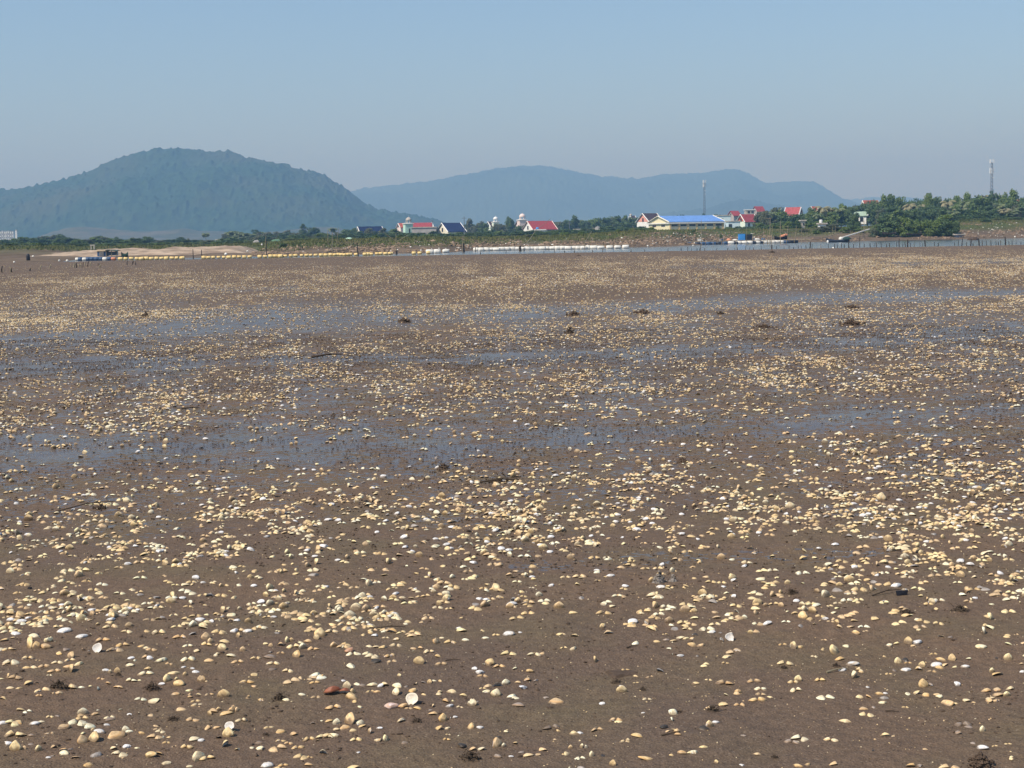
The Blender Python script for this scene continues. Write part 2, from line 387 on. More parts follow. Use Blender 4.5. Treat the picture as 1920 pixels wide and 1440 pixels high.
# sand bank left
sx = np.linspace(xat(-260, 215), xat(486, 215), 190); sy = np.linspace(-14, 14, 40)
SX, SY = np.meshgrid(sx, sy); su = SX / 215 * F + 960
ridge = np.interp(su, [-260, -20, 60, 85, 92, 150, 200, 300, 400, 460, 486], [.45, .42, .36, .12, .62, .72, .78, .92, .86, .9, 0.0])
ridge = ridge * np.clip(.55 + .75 * fbm(SX / 5, SX * 0 + 3, 15, 3), 0, 1.05)
SZ = (ridge * (0.80 + 0.45 * fbm(SX / 1.3, SY / 3, 5, 3))) * np.clip(1 - (np.abs(SY + 1.5 * np.sin(SX / 5)) / 12.5) ** 1.6, 0, 1) * 1.08 + 0.22 * (fbm(SX / 0.8, SY / 0.8, 8, 2) - 0.5) * (ridge > 0.2) - 0.12
SZ = SZ + np.where(np.abs(SY) < 12, 0.1, -0.2)
sb = grid_mesh('sand_bank', SX, SY + 214, SZ, M['sand']); sb['kind'] = 'structure'

# ------------------------------------------------------------------ hills
def hill(name, prof, D, depth, m, seed, rough, nx, ny, canopy):
    us = np.array([p[0] for p in prof], float); vs = np.array([p[1] for p in prof], float)
    ug = np.linspace(us[0], us[-1], nx); hz = 446 - (ug - 960) * math.tan(ROLL)
    H = np.maximum((hz - np.interp(ug, us, vs)) / F * D, 0) + 1.0
    q = np.linspace(-1, 1, ny)
    X = np.repeat(((ug - 960) / F * D)[None, :], ny, 0); Y = D + q[:, None] * depth + 0 * X
    shift = (fbm(X / (depth * 0.7), X * 0 + seed, seed, 3) - 0.5) * 0.5
    qq = np.clip(np.abs(q[:, None] + shift * (1 - np.abs(q[:, None]))), 0, 1)
    base = H[None, :] * (1 - qq ** 1.55) * (1 + rough * (fbm(X / (depth * .35), Y / (depth * .35), seed + 5, 4) - 0.5) * np.clip(qq * 2.2, 0, 1))
    can = canopy * (fbm(X / 15, Y / 24, seed + 9, 3) - 0.45) * np.clip(base / 12, 0, 1)
    can = can + (canopy > 8) * (canopy < 20) * 15 * np.clip(vn(X / 8, Y / 14, seed + 3) - .60, 0, 1) * (base > 35)
    X2 = X * (Y / D) ** 0.6
    o = grid_mesh(name, X2, Y, base + can + 1.5, m); o['kind'] = 'structure'; return o
hill('forested_hill', [(-420, 440), (-300, 410), (-150, 380), (0, 363), (60, 359), (110, 349), (150, 341), (190, 326), (215, 313), (245, 303), (275, 294), (310, 287), (345, 286), (400, 290), (440, 290), (480, 300), (520, 309), (560, 318), (600, 326), (630, 339), (655, 356), (680, 374), (700, 391), (720, 399), (760, 404), (800, 411), (830, 417), (900, 440)],
     3000, 620, M['hill'], 31, 0.85, 760, 200, 9)
hill('low_bare_hill', [(60, 452), (110, 436), (140, 429), (165, 427), (200, 430), (240, 434), (290, 436), (330, 432), (350, 430), (380, 435), (420, 436), (470, 440), (520, 436), (600, 428), (640, 428), (680, 440), (720, 448)],
     2150, 160, M['scree'], 41, 0.4, 260, 40, 3)
hill('mountain_ridge', [(560, 430), (640, 372), (680, 361), (700, 358), (760, 352), (830, 345), (880, 335), (930, 325), (980, 321), (1040, 321), (1080, 327), (1130, 335), (1180, 338), (1215, 337), (1250, 329), (1290, 329), (1320, 328), (1350, 323), (1380, 320), (1400, 326), (1420, 337), (1440, 347), (1470, 344), (1500, 343), (1530, 345), (1545, 355), (1560, 365), (1585, 376), (1620, 388), (1700, 410), (1800, 428)],
     7200, 1500, M['far'], 61, 0.8, 520, 120, 22)
hill('low_foothill', [(1120, 432), (1180, 412), (1240, 404), (1290, 398), (1330, 393), (1380, 378), (1420, 380), (1470, 392), (1530, 404), (1600, 420)],
     5200, 700, M['far'], 71, 0.8, 260, 60, 14)
hill('distant_mountain', [(1480, 420), (1580, 378), (1640, 370), (1700, 372), (1760, 380), (1850, 395), (2000, 400), (2200, 420)],
     9000, 700, M['far'], 81, 0.5, 200, 40, 22)

# ------------------------------------------------------------------ trees
def leaf_crown(seed, n=3800, clumps=34, size=0.050, shape='round'):
    """unit crown: width about 1, height 1, base at z=0, of small leaf faces in clumps"""
    r = np.random.default_rng(seed); P = []; A = []
    cs = []
    for k in range(clumps):
        a = r.uniform(0, 2 * math.pi); q = r.uniform(-0.9, 1.0)
        if shape == 'cone': zc = r.uniform(0.08, 0.93); rad = 0.36 * (1.08 - zc) * r.uniform(0.2, 1.0); cr = 0.07 + 0.15 * (1.05 - zc)
        elif shape == 'tall': zc = r.uniform(0.10, 0.90); rad = 0.30 * math.sin(math.pi * min(zc + .12, 1)) * r.uniform(0.2, 1.1); cr = r.uniform(0.13, 0.2)
        else:
            zc = 0.46 + 0.38 * q; rad = 0.40 * math.sqrt(max(0.12, 1 - (max(q, -.2) * .85) ** 2)) * r.uniform(0.15, 1.0); cr = r.uniform(0.11, 0.20)
        cs.append((rad * math.cos(a), rad * math.sin(a), zc, cr))
    per = n // clumps
    V = []; T = []
    for (cx, cy, cz, cr) in cs:
        d = r.normal(size=(per, 3)); d /= np.linalg.norm(d, axis=1)[:, None]
        p = d * (cr * r.uniform(0.55, 1.05, (per, 1))) * np.array([1, 1, 0.8]) + np.array([cx, cy, cz])
        for i in range(per):
            a1 = d[i] + r.normal(size=3) * 0.7; a1 /= np.linalg.norm(a1)
            t1 = np.cross(a1, r.normal(size=3)); t1 /= np.linalg.norm(t1); t2 = np.cross(a1, t1)
            s = size * r.uniform(0.5, 1.2); o = len(V)
            V += [p[i] - t1 * s, p[i] - t2 * s * 0.45, p[i] + t1 * s, p[i] + t2 * s * 0.45]; T.append((o, o + 1, o + 2, o + 3))
    V = np.array(V); V[:, 2] = np.maximum(V[:, 2], 0.0)
    return V, T
def mesh_of(name, V, T, m):
    me = bpy.data.meshes.new(name); me.from_pydata([tuple(map(float, p)) for p in V], [], T); me.materials.append(m); return me
def trunk_mesh(seed, r=0.03, h=0.55, limbs=5):
    q = random.Random(seed); b = MB(); top = (q.uniform(-.04, .04), q.uniform(-.04, .04), h)
    b.path([(0, 0, -0.05), (top[0] * .4, top[1] * .4, h * .5), top], r, r * .55, 7)
    for k in range(limbs):
        a = 2 * math.pi * k / limbs + q.uniform(-.4, .4); l = q.uniform(.18, .3); z0 = h * q.uniform(.45, .95)
        e = (math.cos(a) * l, math.sin(a) * l, z0 + q.uniform(.12, .28)); b.path([(top[0] * .6, top[1] * .6, z0), (e[0] * .5, e[1] * .5, z0 + (e[2] - z0) * .65), e], r * .5, r * .18, 5)
    me = bpy.data.meshes.new('trunk'); me.from_pydata(b.v, [], b.f); me.materials.append(M['trunk']); return me
def palm_meshes(seed, m):
    q = random.Random(seed); b = MB(); lean = q.uniform(-.07, .07)
    pts = [(lean * (z ** 2), 0, z * 0.76) for z in (0, .25, .5, .75, 1)]; pts[0] = (0, 0, -.04)
    b.path(pts, .022, .014, 7)
    tr = bpy.data.meshes.new('trunk'); tr.from_pydata(b.v, [], b.f); tr.materials.append(M['trunk'])
    V = []; T = []; c = Vector((lean, 0, .76))
    for k in range(28):
        a = 2 * math.pi * k / 28 + q.uniform(-.2, .2); el = q.uniform(-.5, 1.3); ln = q.uniform(.22, .36)
        h = Vector((math.cos(a), math.sin(a), 0)); side = Vector((-math.sin(a), math.cos(a), 0)); p = c.copy(); n = 9; e = el
        for i in range(n):
            d = h * math.cos(e) + Vector((0, 0, 1)) * math.sin(e); p2 = p + d * (ln / n); e -= 0.24
            w = 0.07 * math.sin(math.pi * (i + 1.2) / (n + 1.5))
            for sg in (-1, 1):
                o = len(V); dr = side * sg * w + Vector((0, 0, -w * .75)) + d * w * .4
                V += [p, p2, p2 + dr, p + (p2 - p) * .35 + dr]; T.append((o, o + 1, o + 2, o + 3))
            p = p2
    return tr, mesh_of('crown', V, T, m)
CR = {}
for k in range(4):
    V, T = leaf_crown(100 + k)
    for mn in ('leaf_dark', 'leaf_mid', 'leaf_light', 'leaf_olive'): CR[('round', mn, k)] = mesh_of('crown', V, T, M[mn])
    V, T = leaf_crown(200 + k, 3000, 26, 0.045, 'tall')
    for mn in ('leaf_dark', 'leaf_olive', 'leaf_mid'): CR[('tall', mn, k)] = mesh_of('crown', V, T, M[mn])
    V, T = leaf_crown(300 + k, 3000, 30, 0.04, 'cone')
    for mn in ('leaf_dark', 'leaf_olive', 'leaf_mid'): CR[('cone', mn, k)] = mesh_of('crown', V, T, M[mn])
TRK = [trunk_mesh(s) for s in range(3)]
PALM = [palm_meshes(s, M['frond']) for s in (1, 2, 3)] + [palm_meshes(9, M['frond_pale'])]
TREES = []
def plant(u, vtop, wpx, D, kind='round', leaf='leaf_dark', name='broadleaf_tree', squash=None):
    x = xat(u, D); z0 = float(land(x, D)) - 0.15
    if name == 'broadleaf_tree' and u < 1230: wpx *= 1.2
    zt = at(u, vtop, D)[2]; h = max(zt - z0, 0.8); w = wpx / F * D
    root = empty(name, (x, D, z0), '', 'tree'); TREES.append((root, u, vtop, wpx, D, kind, leaf, name, h))
    yaw = rnd.uniform(0, 6.28); k = rnd.randrange(4)
    if kind == 'palm':
        tr, cr = PALM[3 if leaf == 'pale' else rnd.randrange(3)]
        w *= 1.25; hs = h / 1.0
        for nm, me in (('trunk', tr), ('crown', cr)):
            o = bpy.data.objects.new(nm, me); COL.objects.link(o); o.parent = root
            o.scale = (w / 0.60, w / 0.60, hs) if nm == 'crown' else (hs * 0.9, hs * 0.9, hs)
            if nm == 'crown': o.scale = (w / 0.60, w / 0.60, min(w / 0.60, hs)); o.location.z = hs * 0.76 - min(w / 0.60, hs) * 0.76
            o.rotation_euler.z = yaw
        return root
    lift = 0.0 if name in ('bush', 'hedge') else h * 0.05
    o = bpy.data.objects.new('crown', CR[(kind, leaf, k)]); COL.objects.link(o); o.parent = root
    wx = {'round': 1.12, 'tall': 1.4, 'cone': 1.3}[kind]
    o.scale = (w * wx, w * wx * (0.8 if name != 'hedge' else 0.3), (h - lift) * 1.06); o.location.z = lift; o.rotation_euler.z = yaw if name != 'hedge' else rnd.uniform(-.1, .1)
    o = bpy.data.objects.new('trunk', TRK[k % 3]); COL.objects.link(o); o.parent = root
    o.scale = (max(w, h * .6), max(w, h * .6), h); o.rotation_euler.z = yaw
    return root
D_, Mi, Lt, Ol = 'leaf_dark', 'leaf_mid', 'leaf_light', 'leaf_olive'
bt = 'broadleaf_tree'
# (u, top v, width, distance, kind, leaf, name)
for a in [
    (-60, 446, 50, 520), (-15, 449, 44, 500), (10, 449, 34, 480), (30, 453, 30, 470, 'round', Mi), (45, 453, 28, 500), (66, 448, 24, 520, 'round', Mi), (86, 443, 26, 560), (112, 439, 28, 600), (125, 447, 16, 580),
    (140, 450, 22, 500), (163, 450, 26, 520, 'round', Mi), (190, 442, 38, 540), (206, 447, 24, 500, 'round', Mi), (218, 444, 12, 560, 'tall', D_), (238, 449, 22, 520), (258, 447, 14, 560, 'tall', Ol), (275, 443, 22, 480), (286, 455, 14, 470, 'round', Mi),
    (310, 456, 24, 480, 'round', Mi), (338, 444, 15, 560), (353, 447, 8, 560, 'tall', Ol), (370, 451, 26, 480, 'round', Lt), (400, 452, 28, 480, 'round', Mi),
    (478, 430, 16, 600, 'round', D_), (490, 435, 22, 580, 'round', Mi), (505, 438, 18, 600), (521, 434, 24, 640, 'round', Ol), (536, 431, 26, 640, 'round', Ol), (550, 436, 20, 600, 'round', Ol), (569, 421, 24, 620, 'cone', D_), (586, 426, 26, 620, 'round', D_), (603, 436, 18, 600, 'round', Ol),
    (640, 439, 24, 520, 'round', Ol), (652, 430, 30, 540, 'round', Mi), (664, 424, 12, 560, 'tall', D_), (664, 441, 26, 470, 'round', Ol), (694, 428, 20, 470, 'round', Ol), (686, 438, 22, 460, 'round', Mi), (704, 441, 18, 440, 'round', D_), (718, 427, 20, 480, 'round', Ol), (726, 436, 20, 450, 'round', D_),
    (742, 429, 28, 480, 'round', Mi), (757, 436, 16, 470, 'round', D_), (770, 436, 14, 440, 'round', D_), (812, 433, 24, 460, 'round', D_), (830, 437, 15, 430, 'round', D_), (854, 441, 20, 440, 'round', Mi),
    (881, 411, 16, 620, 'tall', Ol), (893, 419, 13, 600, 'tall', Ol), (904, 415, 16, 640, 'tall', Ol), (914, 427, 14, 560, 'round', Mi), (925, 430, 18, 520, 'round', D_), (940, 420, 22, 560, 'round', Ol),
    (955, 400, 14, 600, 'tall', D_), (959, 412, 18, 580, 'tall', D_), (973, 423, 14, 520, 'round', D_), (1050, 417, 18, 660, 'round', D_), (1064, 419, 22, 640, 'round', D_), (1076, 404, 20, 640, 'round', D_), (1098, 414, 18, 640, 'round', D_),
    (1122, 409, 18, 680, 'round', Lt), (1137, 408, 22, 600, 'round', D_), (1160, 405, 26, 600, 'round', D_), (1174, 404, 16, 620, 'round', Mi), (1172, 418, 30, 520, 'round', D_), (1190, 414, 22, 560, 'round', D_), (1145, 424, 30, 500, 'round', Mi), (1204, 424, 22, 500, 'round', D_), (1118, 425, 22, 520, 'round', Ol),
    (1276, 402, 22, 900, 'round', D_), (1320, 400, 12, 900, 'round', D_), (1345, 401, 18, 900, 'round', D_), (1346, 423, 10, 440, 'round', D_), (1362, 426, 10, 440, 'round', Mi), (1384, 424, 18, 440, 'round', D_), (1410, 425, 18, 430, 'round', D_),
    (1437, 396, 34, 420, 'round', Ol), (1458, 388, 34, 420, 'round', Ol), (1448, 405, 40, 400, 'round', Ol), (1470, 401, 30, 390, 'round', D_), (1490, 401, 34, 400, 'round', D_), (1508, 399, 30, 410, 'round', D_), (1522, 388, 26, 430, 'round', D_), (1505, 412, 44, 370, 'round', Mi), (1530, 405, 34, 380, 'round', D_),
    (1584, 381, 38, 420, 'round', Mi), (1600, 388, 32, 410, 'round', D_), (1558, 397, 34, 380, 'round', Mi), (1640, 386, 30, 460, 'round', D_),
    (1640, 382, 34, 420, 'round', D_), (1655, 366, 30, 430, 'round', Mi), (1671, 363, 28, 430, 'round', D_), (1688, 368, 26, 430, 'round', Mi), (1662, 398, 40, 370, 'round', D_), (1672, 388, 54, 390, 'round', D_), (1700, 394, 44, 380, 'round', D_), (1722, 388, 30, 400, 'round', Ol),
    (1742, 361, 26, 430, 'round', Mi), (1758, 368, 24, 430, 'round', D_), (1744, 384, 34, 400, 'round', D_), (1772, 388, 40, 390, 'round', Ol), (1792, 366, 24, 430, 'round', Mi), (1812, 362, 28, 430, 'round', Mi), (1800, 384, 36, 400, 'round', Ol),
    (1836, 367, 58, 380, 'round', D_), (1860, 358, 26, 430, 'round', D_), (1878, 361, 28, 430, 'round', Mi), (1896, 356, 36, 440, 'round', Mi), (1866, 385, 34, 390, 'round', Ol), (1920, 367, 30, 430, 'round', D_), (1905, 384, 26, 390, 'round', Ol), (1950, 362, 50, 430, 'round', Mi), (2000, 360, 60, 430, 'round', D_),
]:
    plant(*a)
for u, vt, w, D, lf in [
    (386, 434, 20, 520, ''), (430, 431, 22, 540, ''), (440, 430, 20, 560, ''), (450, 432, 22, 540, ''), (459, 434, 20, 520, ''), (468, 436, 20, 520, ''), (436, 440, 20, 500, ''), (455, 442, 22, 500, ''), (622, 424, 18, 540, ''), (1090, 408, 18, 640, ''), (1105, 411, 20, 640, ''), (1116, 416, 18, 640, ''),
    (1448, 392, 24, 400, ''), (1543, 379, 30, 400, 'pale'), (1556, 383, 24, 410, 'pale'), (1570, 382, 26, 410, ''), (1534, 396, 22, 380, ''), (1704, 374, 28, 400, 'pale'), (1716, 380, 26, 400, ''), (1726, 375, 20, 420, 'pale'), (1776, 368, 28, 410, 'pale'), (1788, 378, 28, 390, ''), (1800, 386, 30, 370, 'pale'),
    (1784, 392, 28, 360, ''), (1806, 370, 24, 400, ''), (1843, 356, 26, 440, 'pale'), (1826, 364, 24, 430, ''), (1852, 362, 22, 430, ''), (1872, 376, 26, 380, ''), (1884, 386, 26, 360, 'pale'), (1900, 390, 24, 360, ''), (1912, 384, 26, 370, ''), (1894, 396, 22, 350, ''),
]:
    plant(u, vt, w, D, 'palm', lf, 'coconut_palm')
for a in [  # bushes on the bank
    (1545, 424, 30, 288, 'round', Ol), (1564, 420, 36, 290, 'round', Ol), (1582, 426, 24, 286, 'round', Mi), (1601, 403, 22, 300, 'round', D_), (1614, 427, 20, 286, 'round', Mi), (1600, 422, 30, 288, 'round', D_), (1506, 430, 26, 290, 'round', Ol), (1530, 432, 22, 286, 'round', Mi),
    (1640, 428, 24, 278, 'round', Ol), (1655, 408, 50, 278, 'round', D_), (1672, 416, 40, 278, 'round', D_), (1695, 408, 40, 278, 'round', Mi), (1712, 412, 36, 278, 'round', Mi), (1735, 412, 36, 278, 'round', Mi), (1752, 410, 36, 278, 'round', Mi), (1778, 402, 48, 282, 'round', Mi), (1770, 412, 40, 278, 'round', D_), (1792, 414, 24, 278, 'round', D_),
    (1812, 411, 34, 306, 'round', Lt), (1835, 413, 30, 306, 'round', Lt), (1848, 412, 22, 300, 'round', D_), (1870, 412, 30, 306, 'round', Lt), (1900, 411, 40, 308, 'round', Mi),
    (1222, 426, 20, 300, 'round', Mi), (1205, 438, 24, 262, 'round', Mi), (1188, 440, 20, 258, 'round', Lt), (1224, 436, 18, 268, 'round', Mi), (1160, 444, 12, 255, 'round', Mi), (1092, 445, 20, 250, 'round', Mi), (1058, 442, 26, 255, 'round', Mi), (1040, 446, 16, 250, 'round', D_), (1000, 446, 22, 250, 'round', Mi),
    (918, 441, 14, 262, 'round', D_), (990, 450, 16, 244, 'round', Ol), (800, 446, 22, 236, 'round', Mi), (776, 448, 20, 232, 'round', D_), (750, 450, 22, 228, 'round', Mi), (820, 445, 16, 240, 'round', D_), (706, 452, 18, 225, 'round', Mi), (530, 459, 20, 212, 'round', D_), (1346, 429, 14, 300, 'round', Mi), (1300, 446, 10, 262, 'round', D_), (1352, 442, 8, 268, 'round', D_),
    (1420, 436, 20, 300, 'round', Lt), (240, 456, 40, 300, 'round', Mi), (200, 457, 40, 290, 'round', Mi), (150, 459, 40, 290, 'round', Mi), (110, 461, 40, 290, 'round', Mi), (70, 463, 40, 280, 'round', Mi), (20, 463, 46, 280, 'round', Mi), (300, 458, 40, 290, 'round', Mi), (350, 458, 40, 290, 'round', Lt), (-30, 463, 46, 280, 'round', Mi), (410, 458, 36, 280, 'round', Mi),
]:
    plant(*a, name='bush')
for a in [(905, 437, 60, 380), (965, 437, 60, 380), (1025, 436, 60, 380), (1085, 435, 60, 380), (1140, 433, 50, 380), (880, 441, 40, 360), (700, 446, 60, 360), (770, 444, 50, 360), (640, 448, 60, 360), (580, 450, 60, 360), (500, 452, 60, 360), (1420, 428, 60, 390), (1480, 424, 60, 380), (1880, 405, 70, 350), (1820, 403, 60, 350)]:
    plant(*a, 'round', D_, name='hedge')
def fill(u0, u1, du, us, vs, D0, D1, w, leaves, jit=3):
    u = u0
    while u < u1:
        plant(u, np.interp(u, us, vs) + rnd.uniform(-jit, jit), w * rnd.uniform(.8, 1.25), rnd.uniform(D0, D1), 'round', rnd.choice(leaves)); u += du * rnd.uniform(.75, 1.25)
fill(-90, 640, 15, [0, 100, 200, 300, 400, 500, 640], [447, 446, 447, 450, 448, 443, 439], 400, 500, 28, [D_, Mi, D_, Ol])
fill(424, 612, 9, [424, 520, 612], [436, 437, 438], 520, 600, 22, [D_, Ol, D_]); fill(58, 132, 9, [58, 112, 132], [446, 442, 449], 540, 600, 20, [D_, Ol]); fill(178, 280, 10, [178, 200, 280], [446, 446, 450], 520, 600, 20, [D_, Mi]); fill(630, 735, 12, [630, 662, 735], [438, 434, 436], 500, 540, 20, [D_, Ol])
fill(-90, 640, 22, [0, 100, 200, 300, 400, 500, 640], [457, 456, 456, 457, 456, 452, 448], 330, 380, 26, [Mi, Lt, D_], 1.5)
fill(640, 1225, 17, [640, 760, 850, 900, 980, 1100, 1225], [439, 437, 438, 434, 433, 428, 427], 380, 440, 24, [D_, D_, Mi], 1.5)
fill(875, 985, 12, [875, 985], [419, 422], 560, 640, 22, [D_, Ol]); fill(1045, 1215, 10, [1045, 1120, 1215], [415, 409, 409], 620, 700, 24, [D_, D_, Mi, Ol])
fill(1366, 1420, 12, [1366, 1420], [426, 424], 400, 440, 18, [D_, Mi], 1.5)
fill(1425, 1570, 11, [1425, 1465, 1480, 1505, 1520, 1570], [397, 397, 406, 407, 396, 390], 380, 440, 30, [D_, Mi, Ol, D_]); fill(1425, 1560, 14, [1425, 1560], [419, 414], 330, 360, 28, [D_, Mi])
fill(1565, 1960, 12, [1565, 1640, 1700, 1740, 1960], [392, 376, 376, 374, 370], 430, 480, 30, [D_, Mi, D_, Ol]); fill(1655, 1890, 13, [1655, 1890], [392, 388], 360, 410, 34, [D_, D_, Mi, Ol], 5)

# ------------------------------------------------------------------ grass, rubble, and other stuff on the banks
def scatter_leaves(name, n, fn, m, size, label):
    P = np.array([fn() for _ in range(n)]); r = rng
    a = r.uniform(0, 6.28, n); s = size * r.uniform(0.5, 1.4, n); h = s * r.uniform(0.8, 1.6, n)
    dx, dy = np.cos(a) * s * .5, np.sin(a) * s * .5; lx = r.normal(0, .3, n) * s; ly = r.normal(0, .3, n) * s
    z = P[:, 2]
    V = np.stack([np.stack([P[:, 0] - dx, P[:, 1] - dy, z - .1], -1), np.stack([P[:, 0] + dx, P[:, 1] + dy, z - .1], -1), np.stack([P[:, 0] + lx, P[:, 1] + ly, z + h], -1)], 1).reshape(-1, 3)
    o = np_mesh(name, V, np.arange(3 * n).reshape(-1, 3), m, smooth=False); o['kind'] = 'stuff'; o['label'] = label; o['category'] = 'ground cover'; return o
def grass_pt():
    while True:
        u = rnd.uniform(-250, 2150); t = (u - 960) / F; s = rnd.uniform(0.42, 1.5) if rnd.random() < .8 else rnd.uniform(1.5, 6)
        Y = float(yw(t) + bw(t) * s); x = t * Y
        if s < 0.8 and rnd.random() > (s - .42) * 2.2: continue
        if u < 490 and s < .85: continue
        if 1220 < u < 1420 and s < .85 and rnd.random() < .8: continue
        return (x, Y, float(land(x, Y)))
scatter_leaves('bank_grass', 110000, grass_pt, M['grass'], 0.20, 'green and dry yellow grass covering the top of the far bank')

def lumps(name, P, S, m, seed, label, cat, kind='stuff', flat=0.7):
    """one object of irregular stones or clods"""
    ico = [(0, 0, 1), (.89, 0, .45), (.28, .85, .45), (-.72, .53, .45), (-.72, -.53, .45), (.28, -.85, .45), (.72, .53, -.45), (-.28, .85, -.45), (-.89, 0, -.45), (-.28, -.85, -.45), (.72, -.53, -.45), (0, 0, -1)]
    fc = [(0, 1, 2), (0, 2, 3), (0, 3, 4), (0, 4, 5), (0, 5, 1), (1, 6, 2), (2, 7, 3), (3, 8, 4), (4, 9, 5), (5, 10, 1), (2, 6, 7), (3, 7, 8), (4, 8, 9), (5, 9, 10), (1, 10, 6), (6, 11, 7), (7, 11, 8), (8, 11, 9), (9, 11, 10), (10, 11, 6)]
    r = np.random.default_rng(seed); n = len(P); ico = np.array(ico); fc = np.array(fc)
    B = ico[None] * r.uniform(0.6, 1.25, (n, 12, 1)); st = np.stack([r.uniform(.7, 1.5, n), r.uniform(.6, 1.2, n), r.uniform(.5, 1.0, n) * flat], -1)
    B = B * st[:, None, :]; a = r.uniform(0, 6.28, n); c, s = np.cos(a)[:, None], np.sin(a)[:, None]
    X = B[..., 0] * c - B[..., 1] * s; Yv = B[..., 0] * s + B[..., 1] * c
    V = np.stack([X, Yv, B[..., 2]], -1) * np.asarray(S)[:, None, None] + np.asarray(P)[:, None, :]
    T = (fc[None] + (np.arange(n) * 12)[:, None, None]).reshape(-1, 3)
    o = np_mesh(name, V.reshape(-1, 3), T, m, smooth=False)
    if kind: o['kind'] = kind; o['label'] = label; o['category'] = cat
    return o
P = []; S = []
while len(P) < 3600:
    u = rnd.uniform(480, 2100); t = (u - 960) / F; s = rnd.triangular(0.03, 0.85, .4); Y = float(yw(t) + bw(t) * s); x = t * Y
    if 1450 < u < 1760 and s > .3: continue
    if vn(u / 40.0, s * 5, 4) < 0.35: continue
    P.append((x, Y, float(land(x, Y)) + .03)); S.append(abs(rnd.gauss(.10, .12)) + .06)
lumps('bank_rubble', P, S, M['rubble'], 5, 'pale broken stones and rubble strewn along the foot of the far bank', 'rubble')
P = []; S = []
for k in range(260):
    u = rnd.choice([rnd.uniform(600, 1200), rnd.uniform(1220, 1420), rnd.uniform(1820, 1960), rnd.uniform(560, 1960)]); t = (u - 960) / F; s = rnd.uniform(.15, .75); Y = float(yw(t) + bw(t) * s); x = t * Y
    P.append((x, Y, float(land(x, Y)) + .08)); S.append(rnd.uniform(.05, .17))
lumps('litter', P, S, M['wfloat'], 6, 'scraps of white foam and plastic litter scattered on the rubble bank', 'litter')

# ------------------------------------------------------------------ houses
def Z(u, v, D): return float(at(u, v, D)[2])
def gable_house(name, label, cat, u, D, yaw, Lpx, Wpx, ve, vr, wall, roof, trim='white', side='left', vb=None, windows=(), gwin=True, over=0.35, group=None, gable=None, extra=None):
    """near corner at photo u; Lpx, Wpx: apparent lengths in pixels of front and of gable; ve, vr eave and ridge rows"""
    x, y = xat(u, D), D; th = math.radians(yaw); k = D / F
    Lm = Lpx * k / math.cos(th); Wm = Wpx * k / max(math.sin(abs(th)), .2)
    zb = float(land(x, y)) - 0.4 if vb is None else Z(u, vb, D)
    ze, zr = Z(u, ve, D), Z(u, vr, D)
    root = empty(name, (x, y, zb), label, cat, group)
    ax = np.array([math.cos(th), math.sin(th)]); ay = np.array([-math.sin(th), math.cos(th)])
    x0, x1 = (0, Lm) if side == 'left' else (-Lm, 0)
    def P(a, b_, c): q = np.array([x, y]) + ax * a + ay * b_; return (q[0], q[1], c)
    w = MB(); w.add([P(x0, 0, zb), P(x1, 0, zb), P(x1, Wm, zb), P(x0, Wm, zb), P(x0, 0, ze), P(x1, 0, ze), P(x1, Wm, ze), P(x0, Wm, ze), P(x0, Wm / 2, zr), P(x1, Wm / 2, zr)],
          [(0, 1, 5, 4), (2, 3, 7, 6), (1, 2, 6, 9, 5), (3, 0, 4, 8, 7)])
    w.build('wall', M[wall], root)
    o = over; dz = (zr - ze) / (Wm / 2) * o; t = .16; r = MB()
    for s0, s1 in ((-o, Wm / 2), (Wm + o, Wm / 2)):
        za = ze - dz
        q = [P(x0 - o, s0, za), P(x1 + o, s0, za), P(x1 + o, s1, zr), P(x0 - o, s1, zr)]
        r.add([(a, b_, c + .03) for a, b_, c in q] + [(a, b_, c + .03 + t) for a, b_, c in q], [(3, 2, 1, 0), (4, 5, 6, 7), (0, 1, 5, 4), (1, 2, 6, 5), (2, 3, 7, 6), (3, 0, 4, 7)])
    r.build('roof', M[roof], root)
    if trim:
        for xe in (x0 - o - .06, x1 + o + .06):
            f = MB()
            for s0 in (-o, Wm + o):
                f.tube(P(xe, s0, ze - dz + .12), P(xe, Wm / 2, zr + .12), .19, .19, 4)
            f.build('barge_board', M[trim], root)
    xg = x0 if side == 'left' else x1; sg = -1 if side == 'left' else 1
    if gable:
        gm = MB(); e = .05 * sg
        gm.add([P(xg + e, .1, ze), P(xg + e, Wm - .1, ze), P(xg + e, Wm / 2, zr - .15)], [(0, 1, 2)]); gm.build('gable', M[gable], root)
    if gwin:
        MB().box(P(xg + .06 * sg, Wm / 2, ze + (zr - ze) * .22), (.12, .8, min(1.3, (zr - ze) * .45)), th).build('window', M['glass'], root)
    for (a, c, ww, hh) in windows:
        f = MB().box(P(x0 + a * Lm, -.05, zb + c * (ze - zb)), (ww, .10, hh), th).build('window', M['glass'], root)
        fr = MB(); 
        for s_ in (-1, 1): fr.box(P(x0 + a * Lm + s_ * (ww / 2 + .05), -.06, zb + c * (ze - zb)), (.1, .14, hh + .2), th)
        g_ = fr.build('frame', M['white'], root)
    if extra: extra(root, P, zb, ze, zr, Lm, Wm)
    return root
H = 'houses of the village behind the far bank'
gable_house('village_house', 'house with dark navy roof half hidden by trees, leftmost navy roof', 'house', 678, 560, 34, 40, 13, 440, 425.5, 'cream', 'blueroof', vb=450, group=H, windows=((.9, .6, 1, 1.2),))
gable_house('village_house', 'cream gabled house with steep navy blue roof beside the tall pale trees', 'house', 841, 520, 36, 31, 23, 434, 418.5, 'cream', 'blueroof', vb=446, group=H, windows=((.8, .7, 1.2, 1),))
